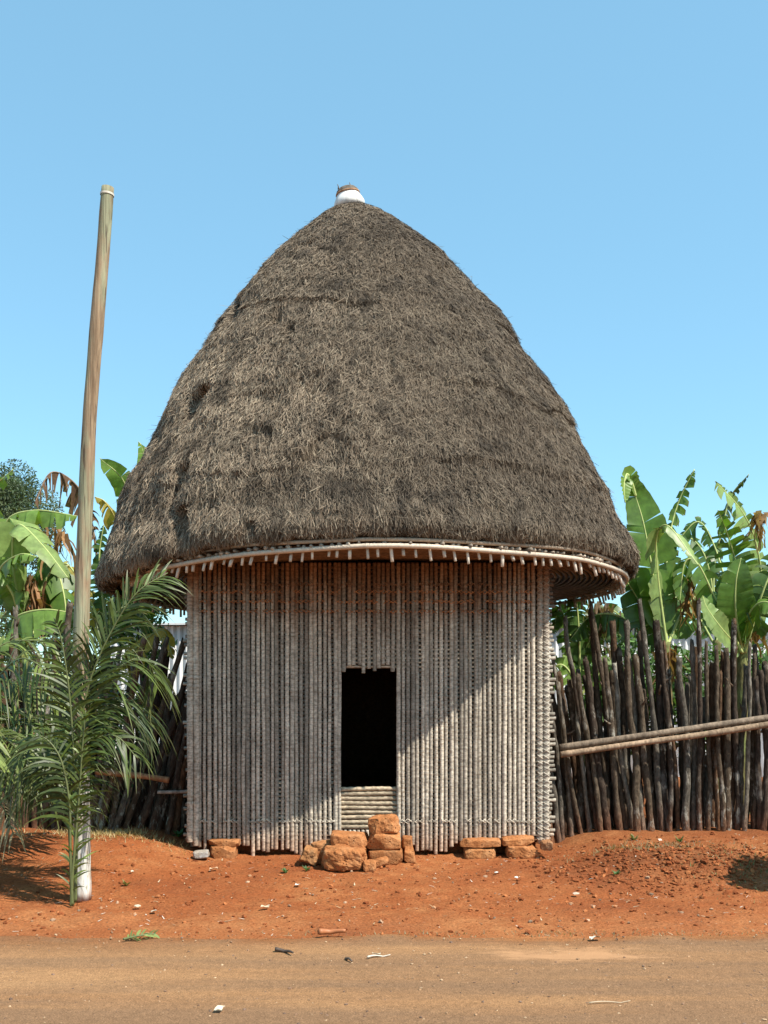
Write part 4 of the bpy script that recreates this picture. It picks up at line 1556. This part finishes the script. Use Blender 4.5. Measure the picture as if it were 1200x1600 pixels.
pf(path3([(122, 1405), (126, 1260), (134, 1170), (160, 1110), (205, 1095, .1), (243, 1140, .2)], Yp + .2), 0.46, 7, 'palm frond hanging right beside the slanting sticks, midway up the pole', npair=44, start=.42, droop=1.0, face=(0, -.7, .8), width=.02, upsweep=.45, col=(0.04, 0.066, 0.016))
pf(path3([(119, 1400), (124, 1240), (132, 1120), (150, 1010), (190, 950), (230, 960, .2)], Yp + .25), 0.46, 8, 'dark palm frond behind the longest frond, half hidden at its bend', npair=46, start=.42, droop=.8, face=(-.1, -.9, .5), width=.021, upsweep=.6, col=(0.036, 0.06, 0.015))
pf(path3([(112, 1412), (108, 1300), (100, 1220), (75, 1190), (40, 1200), (15, 1245)], Yp + .05), 0.36, 9, 'low palm frond drooping left close to the bank', npair=34, start=.4, droop=1.0, face=(0, -.6, .9), width=.019, upsweep=.5)

# a young palm growing out of the left edge
pc = P(-45, 1290, 8.3)
pz = gh(pc[0], 8.3)
yp = thing('young_palm', (pc[0], 8.3, pz), 'bushy young palm with drooping green leaflets at the left edge', 'palm')
b = MB()
b.tube([(pc[0], 8.3, pz - .05), (pc[0], 8.3, pz + .25), (pc[0] + .02, 8.3, pz + .42)], [.09, .08, .05], 12, (0.12, 0.08, 0.05), rough=.3, seed=4)
b.build('stem', M_BARK, yp)
pal = [([(-45, 1280), (-25, 1130), (25, 1065, -.1), (105, 1105, -.2)], .46, PGL), ([(-45, 1280), (-20, 1180), (35, 1130, -.3), (95, 1185, -.5)], .46, PG), ([(-45, 1280), (-30, 1090), (0, 1010, .1), (80, 1000, .2)], .46, PGL),
       ([(-45, 1280), (-35, 1200), (10, 1180, -.4), (70, 1240, -.7)], .36, PG), ([(-45, 1280), (-30, 1150), (20, 1110, .3), (110, 1150, .4)], .46, PG), ([(-45, 1280), (-60, 1120), (-90, 1060), (-150, 1100)], .46, PG),
       ([(-45, 1280), (-45, 1120), (-30, 1010, .3), (10, 955, .4)], .42, PG), ([(-45, 1280), (-55, 1160, -.3), (-50, 1120, -.8), (-10, 1190, -1.2)], .42, PGL), ([(-45, 1280), (-20, 1220, .1), (30, 1190, .2), (120, 1215, .3)], .40, PG)]
for q, (ln, L, c_) in enumerate(pal):
    frond(yp, 'frond', path3(ln, 8.3), L, 100 + q, c_, npair=38, start=.22, droop=.9, width=.027, upsweep=.45, rad=.014)
for q, (ln, L, c_) in enumerate([([(-45, 1280), (-20, 1100, -.2), (30, 1030, -.3), (90, 1060, -.5)], .46, PGL), ([(-45, 1280), (-30, 1180, -.3), (0, 1150, -.7), (60, 1205, -1.0)], .42, PGL), ([(-45, 1280), (-10, 1200, .2), (50, 1170, .5), (130, 1190, .7)], .42, (0.04, 0.065, 0.016))]):
    frond(yp, 'frond', path3(ln, 8.3), L, 140 + q, c_, npair=38, start=.22, droop=1.0, width=.024, upsweep=.4, rad=.014)
fr = frond(yp, 'frond', path3([(-45, 1285), (-30, 1250, -.4), (0, 1255, -.7), (22, 1305, -.9)], 8.3), .26, 120, (0.34, 0.31, 0.19), npair=26, start=.25, droop=1.0, width=.016, mat=M_DRYLEAF)
fr['label'] = 'bleached dry frond drooping to the ground'


# ------------------------------------------------------------------ trees and shrubs
def leaf_cloud(b, centres, radii, per, size, cols, seed, flat=1.0):
    g_ = np.random.default_rng(seed)
    for c, r_ in zip(centres, radii):
        n = int(per * r_ ** 2)
        d = nrm(g_.normal(size=(n, 3)))
        rr = r_ * g_.uniform(0.35, 1.0, n) ** 0.5
        p = np.asarray(c) + d * rr[:, None] * np.array((1, 1, flat))
        a = nrm(g_.normal(size=(n, 3)) + np.array((0, 0, .3)))
        e = nrm(np.cross(a, g_.normal(size=(n, 3))))
        sz = size * g_.uniform(.6, 1.4, n)[:, None]
        V = np.stack((p - a * sz, p + e * sz * .35, p + a * sz, p - e * sz * .35), 1).reshape(-1, 3)
        Fq = np.arange(n)[:, None] * 4 + np.arange(4)
        tint = g_.uniform(.55, 1.45, n)[:, None] * np.array(cols[g_.integers(len(cols))])
        b.add(V, Fq, np.repeat(tint, 4, axis=0))


def tree(name, base, h, ctr, rx, rz, nclump, csize, leaf, cols, seed, label, cat='tree', per=900, trunk_r=.14, group=None):
    g_ = np.random.default_rng(seed)
    root = thing(name, base, label, cat, group)
    base = np.array(base)
    ctr = np.array(ctr)
    b = MB()
    b.tube(spline([base - (0, 0, .1), base + (ctr - base) * .4 + (.1, 0, 0), ctr, ctr + (0, 0, rz * .6)], 20), np.linspace(trunk_r, trunk_r * .25, 20), 10, (0.11, 0.08, 0.055), rough=.2, seed=seed)
    cs, rs = [], []
    for k in range(nclump):
        d = nrm(g_.normal(size=3))
        p = ctr + d * g_.uniform(.35, 1) ** .5 * np.array((rx, rx, rz))
        cs.append(p)
        rs.append(csize * g_.uniform(.6, 1.25))
        if k % 3 == 0:
            b.tube(spline([base + (ctr - base) * g_.uniform(.5, .9), (ctr + p) / 2 - (0, 0, .1), p], 8), np.linspace(trunk_r * .35, .012, 8), 5, (0.11, 0.08, 0.055))
    b.build('trunk', M_BARK, root)
    b = MB()
    leaf_cloud(b, cs, rs, per, leaf, cols, seed + 1)
    b.build('crown', M_TREE, root, smooth=False)
    return root


Yt = 26.0
tc_ = P(25, 850, Yt)
tree('leafy_tree', (tc_[0], Yt, gh(tc_[0], Yt)), 6, tc_, 1.15, 1.75, 54, 0.52, 0.042, [(0.085, 0.125, 0.055), (0.07, 0.105, 0.05), (0.11, 0.14, 0.065)], 5, 'grey green bushy tree standing beyond the banana plants at left', per=3000, trunk_r=.2)
Yt = 18.0
tc_ = P(70, 965, Yt)
tree('garden_shrub', (tc_[0], Yt, gh(tc_[0], Yt)), 3, tc_ - (0, 0, .5), .7, .75, 22, 0.34, 0.055, [(0.07, 0.115, 0.04), (0.09, 0.14, 0.05)], 15, 'dark leafy shrub seen through the gap left of the pole', 'shrub', per=1300, trunk_r=.08)
Yt = 13.0
for q, (px, py, lb, sd) in enumerate(((985, 1050, 'small leafy shrub behind the sticks below the upright banana leaf', 25), (1085, 1085, 'low bush behind the middle of the right fence', 26), (1190, 1040, 'dense green bush behind the fence at the right edge', 27), (90, 1080, 'green bush behind the left fence near the pole', 28), (-10, 1060, 'green bush behind the left fence at the left edge', 29), (945, 1030, 'light green bush behind the tall leaning sticks right of the hut', 30), (1030, 1045, 'green bush at the foot of the upright banana leaf', 31), (1135, 1050, 'leafy bush between the two right banana stems', 32), (215, 1090, 'dark bush behind the slanting sticks left of the hut', 34), (222, 955, 'tall dark green bush under the left eave behind the slanting sticks', 36))):
    tc_ = P(px, py, Yt)
    tree('garden_shrub', (tc_[0], Yt, gh(tc_[0], Yt)), 2, tc_ - (0, 0, .50 if sd in (25, 28, 29, 34) else .22), .46, .6, 20, 0.23, 0.055, [(0.07, 0.15, 0.035), (0.10, 0.19, 0.05)], sd, lb, 'shrub', per=1500, trunk_r=.05)
# bush just outside the picture whose shade falls on the bank
tree('garden_shrub', (4.15, 7.4, gh(4.15, 7.4)), 1.6, (4.15, 7.4, 1.25), .38, .55, 46, 0.27, 0.06, [(0.07, 0.14, 0.035)], 33, 'leafy bush just right of the loose earth mound casting shade on it', 'shrub', per=2600, trunk_r=.05)

# ------------------------------------------------------------------ white corrugated building behind
Yw = 15.5
bw = thing('corrugated_building', (0.8, Yw, 0), 'low white corrugated metal building behind the fences', 'building')
b = MB()
xx = np.arange(-4.4, 6.2, 0.0125)
yy = Yw + 0.018 * np.cos(xx * 2 * math.pi / 0.10)
v0 = np.stack((xx, yy, np.full_like(xx, -0.1)), -1)
v1 = np.stack((xx, yy, np.full_like(xx, 2.46)), -1)
n = len(xx)
b.add(np.concatenate((v0, v1)), np.stack((np.arange(n - 1), np.arange(1, n), n + np.arange(1, n), n + np.arange(n - 1)), -1))
b.box((-4.38, Yw + 0.03, -.1), (6.18, Yw + 3.4, 2.44))
b.build('wall', M_CORR, bw, smooth=False)
b = MB()
b.add([(-4.55, Yw - .12, 2.47), (6.35, Yw - .12, 2.47), (6.35, Yw + 3.6, 2.58), (-4.55, Yw + 3.6, 2.58), (-4.55, Yw - .12, 2.50), (6.35, Yw - .12, 2.50), (6.35, Yw + 3.6, 2.61), (-4.55, Yw + 3.6, 2.61)],
      [[0, 3, 2, 1], [4, 5, 6, 7], [0, 1, 5, 4], [1, 2, 6, 5], [2, 3, 7, 6], [3, 0, 4, 7]])
b.build('roof', M_CORR, bw, smooth=False)


# ------------------------------------------------------------------ litter, weeds, grass
def scrap(px, py, w, h, seed, label, col=(0.82, 0.82, 0.8), name='paper_scrap', cat='litter', zoff=0.012, group='pale scraps lying on the ground'):
    Y = EYE * F / (py - HZ)
    for _ in range(4):
        x = (px - 600) * Y / F
        Y = (EYE - gh(x, Y)) * F / (py - HZ)
    x = (px - 600) * Y / F
    z = (gh(x, Y) if Y > ROAD_EDGE else 0.012) + zoff
    g_ = np.random.default_rng(seed)
    nx_, ny_ = 8, 6
    U, V = np.meshgrid(np.linspace(-.5, .5, nx_), np.linspace(-.5, .5, ny_))
    w *= .52
    h *= .52
    col = np.array(col) * (.9, .86, .78)
    p = np.stack((U.ravel() * w + .15 * w * V.ravel(), V.ravel() * h, 0 * U.ravel()), -1)
    p[:, 2] = 0.018 * fbm(p * 28 + seed, seed, 2) + 0.014
    p[:, :2] += 0.18 * min(w, h) * np.stack((vnoise(p * 31 + seed, 1), vnoise(p * 31 + seed, 2)), -1)
    a = g_.uniform(-.5, .5)
    p = p @ np.array(((math.cos(a), math.sin(a), 0), (-math.sin(a), math.cos(a), 0), (0, 0, 1)))
    i = np.arange(ny_ - 1)[:, None] * nx_
    j = np.arange(nx_ - 1)[None, :]
    fc = np.stack((i + j, i + j + 1, i + nx_ + j + 1, i + nx_ + j), -1).reshape(-1, 4)
    b = MB()
    b.add(p + (x, Y, z), fc, col)
    c2 = p.copy()
    c2[:, 2] -= 0.003
    b.add(c2 + (x, Y, z), fc[:, ::-1], col)
    return tag(b.build(name, M_PAPER, None, (x, Y, z)), label, cat, group)


scrap(465, 1385, .07, .07, 1, 'crumpled white paper scrap on the red earth before the step')
scrap(775, 1366, .05, .05, 2, 'smaller of two white scraps below the right wall props')
scrap(806, 1376, .055, .06, 3, 'larger of two white scraps below the right wall props')
scrap(334, 1361, .13, .09, 4, 'pale tan flake on the bank below the left prop block', (0.62, 0.42, 0.28))
scrap(900, 1402, .10, .05, 5, 'greyish flat scrap at the left foot of the earth mound', (0.55, 0.44, 0.36))
scrap(930, 1472, .11, .10, 6, 'white scrap lying at the road edge on the right', (0.8, 0.74, 0.64))
scrap(588, 1498, .09, .08, 7, 'small pale scrap in the middle of the road', (0.75, 0.66, 0.52))
scrap(343, 1587, .07, .08, 8, 'tiny pale scrap on the road at the bottom of the picture', (0.75, 0.66, 0.52))
scrap(215, 1421, .09, .08, 9, 'pale chip on the bank right of the pole foot', (0.6, 0.5, 0.38))
scrap(240, 1428, .08, .09, 10, 'grey chip on the bank between pole and road', (0.5, 0.42, 0.34))
scrap(205, 1368, .05, .06, 11, 'small whitish fleck on the bank beside the whitewashed pole', (0.7, 0.6, 0.5))
scrap(1031, 1317, .06, .06, 14, 'white fleck at the foot of the right fence', (0.8, 0.7, 0.62))
scrap(1062, 1325, .08, .07, 15, 'pinkish stone flake near the foot of the right fence', (0.7, 0.36, 0.24))
scrap(415, 1421, .11, .06, 16, 'curled pale leaf flake on the bank midway to the road', (0.62, 0.5, 0.36))


def twig(pts, r, label, col, seed, cat='stick', name='twig'):
    b = MB()
    w = []
    for px, py in pts:
        Y = EYE * F / (py - HZ)
        x = (px - 600) * Y / F
        w.append((x, Y, (gh(x, Y) if Y > ROAD_EDGE else 0.012) + r))
    path = spline(w, 14)
    path[:, 2] += 0.012 * np.abs(np.sin(np.linspace(0, 3, 14) + seed))
    b.tube(path, r * np.linspace(1, .5, 14), 6, col, rough=.2, seed=seed)
    return tag(b.build(name, M_MIDRIB, None, tuple(w[0])), label, cat)


twig([(574, 1503), (590, 1500), (610, 1499)], .006, 'thin whitish stick lying on the road left of centre', (0.58, 0.5, 0.4), 1)
twig([(430, 1492), (445, 1493), (458, 1498)], .012, 'short dark bent stick on the road', (0.08, 0.055, 0.04), 2)
twig([(540, 1504), (550, 1509)], .009, 'tiny dark splinter on the road beside the whitish stick', (0.10, 0.07, 0.05), 3)
twig([(920, 1575), (950, 1573), (985, 1571)], .004, 'pale straw lying on the road at lower right', (0.42, 0.31, 0.2), 4)
twig([(498, 1467), (515, 1465), (540, 1466)], .022, 'flat reddish bark strip at the road edge', (0.36, 0.13, 0.05), 5, 'bark strip', 'bark_strip')
o = frond(None, 'palm_leaf_sprig', [np.array(((q - 600) * EYE * F / (r_ - HZ) / F, EYE * F / (r_ - HZ), 0.03)) for q, r_ in ((193, 1475), (215, 1470), (243, 1466))], .10, 77, (0.13, 0.17, 0.05), npair=8, start=.1, droop=.2, width=.016, rad=.006)
tag(o, 'fallen green palm sprig lying at the road edge', 'palm sprig')


def weed(px, py, s, seed, label, col=(0.10, 0.18, 0.06)):
    Y = EYE * F / (py - HZ)
    for _ in range(4):
        x = (px - 600) * Y / F
        Y = (EYE - gh(x, Y)) * F / (py - HZ)
    x = (px - 600) * Y / F
    z = gh(x, Y)
    g_ = np.random.default_rng(seed)
    b = MB()
    for k in range(12):
        a = g_.uniform(0, 6.28)
        d = np.array((math.cos(a), math.sin(a), g_.uniform(.5, 1.5))) * s * g_.uniform(.5, 1)
        sd = np.array((-math.sin(a), math.cos(a), 0)) * s * .22
        p0 = np.array((x, Y, z))
        b.add([p0, p0 + d * .5 + sd, p0 + d + (0, 0, -.2 * s), p0 + d * .5 - sd], [[0, 1, 2, 3]], np.array(col) * g_.uniform(.7, 1.3))
    return tag(b.build('weed', M_GRASS, None, (x, Y, z), smooth=False), label, 'weed', 'weeds on the red earth')


weed(279, 1308, .09, 1, 'green weed at the foot of the left corner post', (0.06, 0.15, 0.04))
weed(446, 1364, .05, 2, 'left of two little weeds before the step')
weed(479, 1361, .05, 3, 'right of two little weeds before the step')
weed(198, 1384, .05, 4, 'little yellowish weed right of the pole', (0.25, 0.24, 0.08))
weed(1062, 1316, .06, 5, 'low weed at the foot of the right fence beside the pinkish flake')
weed(962, 1367, .05, 6, 'little weed on the left slope of the loose earth mound')
weed(990, 1313, .07, 7, 'straggly weed at the crest of the mound below the fence', (0.2, 0.2, 0.08))


def grass_patch(name, n, cx, cy, sx, sy, h, col, seed, label):
    g_ = np.random.default_rng(seed)
    b = MB()
    x = g_.normal(cx, sx, n)
    y = g_.normal(cy, sy, n)
    z = ground_h(x, y)
    a = g_.uniform(0, 6.28, n)
    L = h * g_.uniform(.4, 1.2, n)
    d = np.stack((np.cos(a) * .8, np.sin(a) * .8, g_.uniform(.2, 1, n)), -1) * L[:, None]
    sd = np.stack((-np.sin(a), np.cos(a), 0 * a), -1) * 0.004
    p = np.stack((x, y, z - .005), -1)
    V = np.stack((p - sd, p + sd, p + d), 1).reshape(-1, 3)
    Fq = np.arange(n)[:, None] * 3 + np.arange(3)
    b.add(V, Fq, np.repeat(np.array(col) * g_.uniform(.6, 1.4, (n, 1)), 3, axis=0))
    return tag(b.build(name, M_GRASS, smooth=False), label, None, kind='stuff')


grass_patch('dry_grass', 1500, -2.55, 9.35, .32, .13, .07, (0.42, 0.32, 0.15), 1, 'dry yellow grass on the bank behind the pole')
grass_patch('short_grass', 900, 3.2, 8.2, .35, .35, .05, (0.12, 0.16, 0.06), 2, 'thin green grass in the shade at the right')
grass_patch('mound_grass', 700, 2.35, 9.0, .35, .10, .06, (0.24, 0.19, 0.09), 3, 'dry grass on the crest of the mound')
grass_patch('verge_grass', 700, 1.2, 6.36, 1.1, .05, .03, (0.22, 0.19, 0.10), 4, 'sparse grass along the road edge')
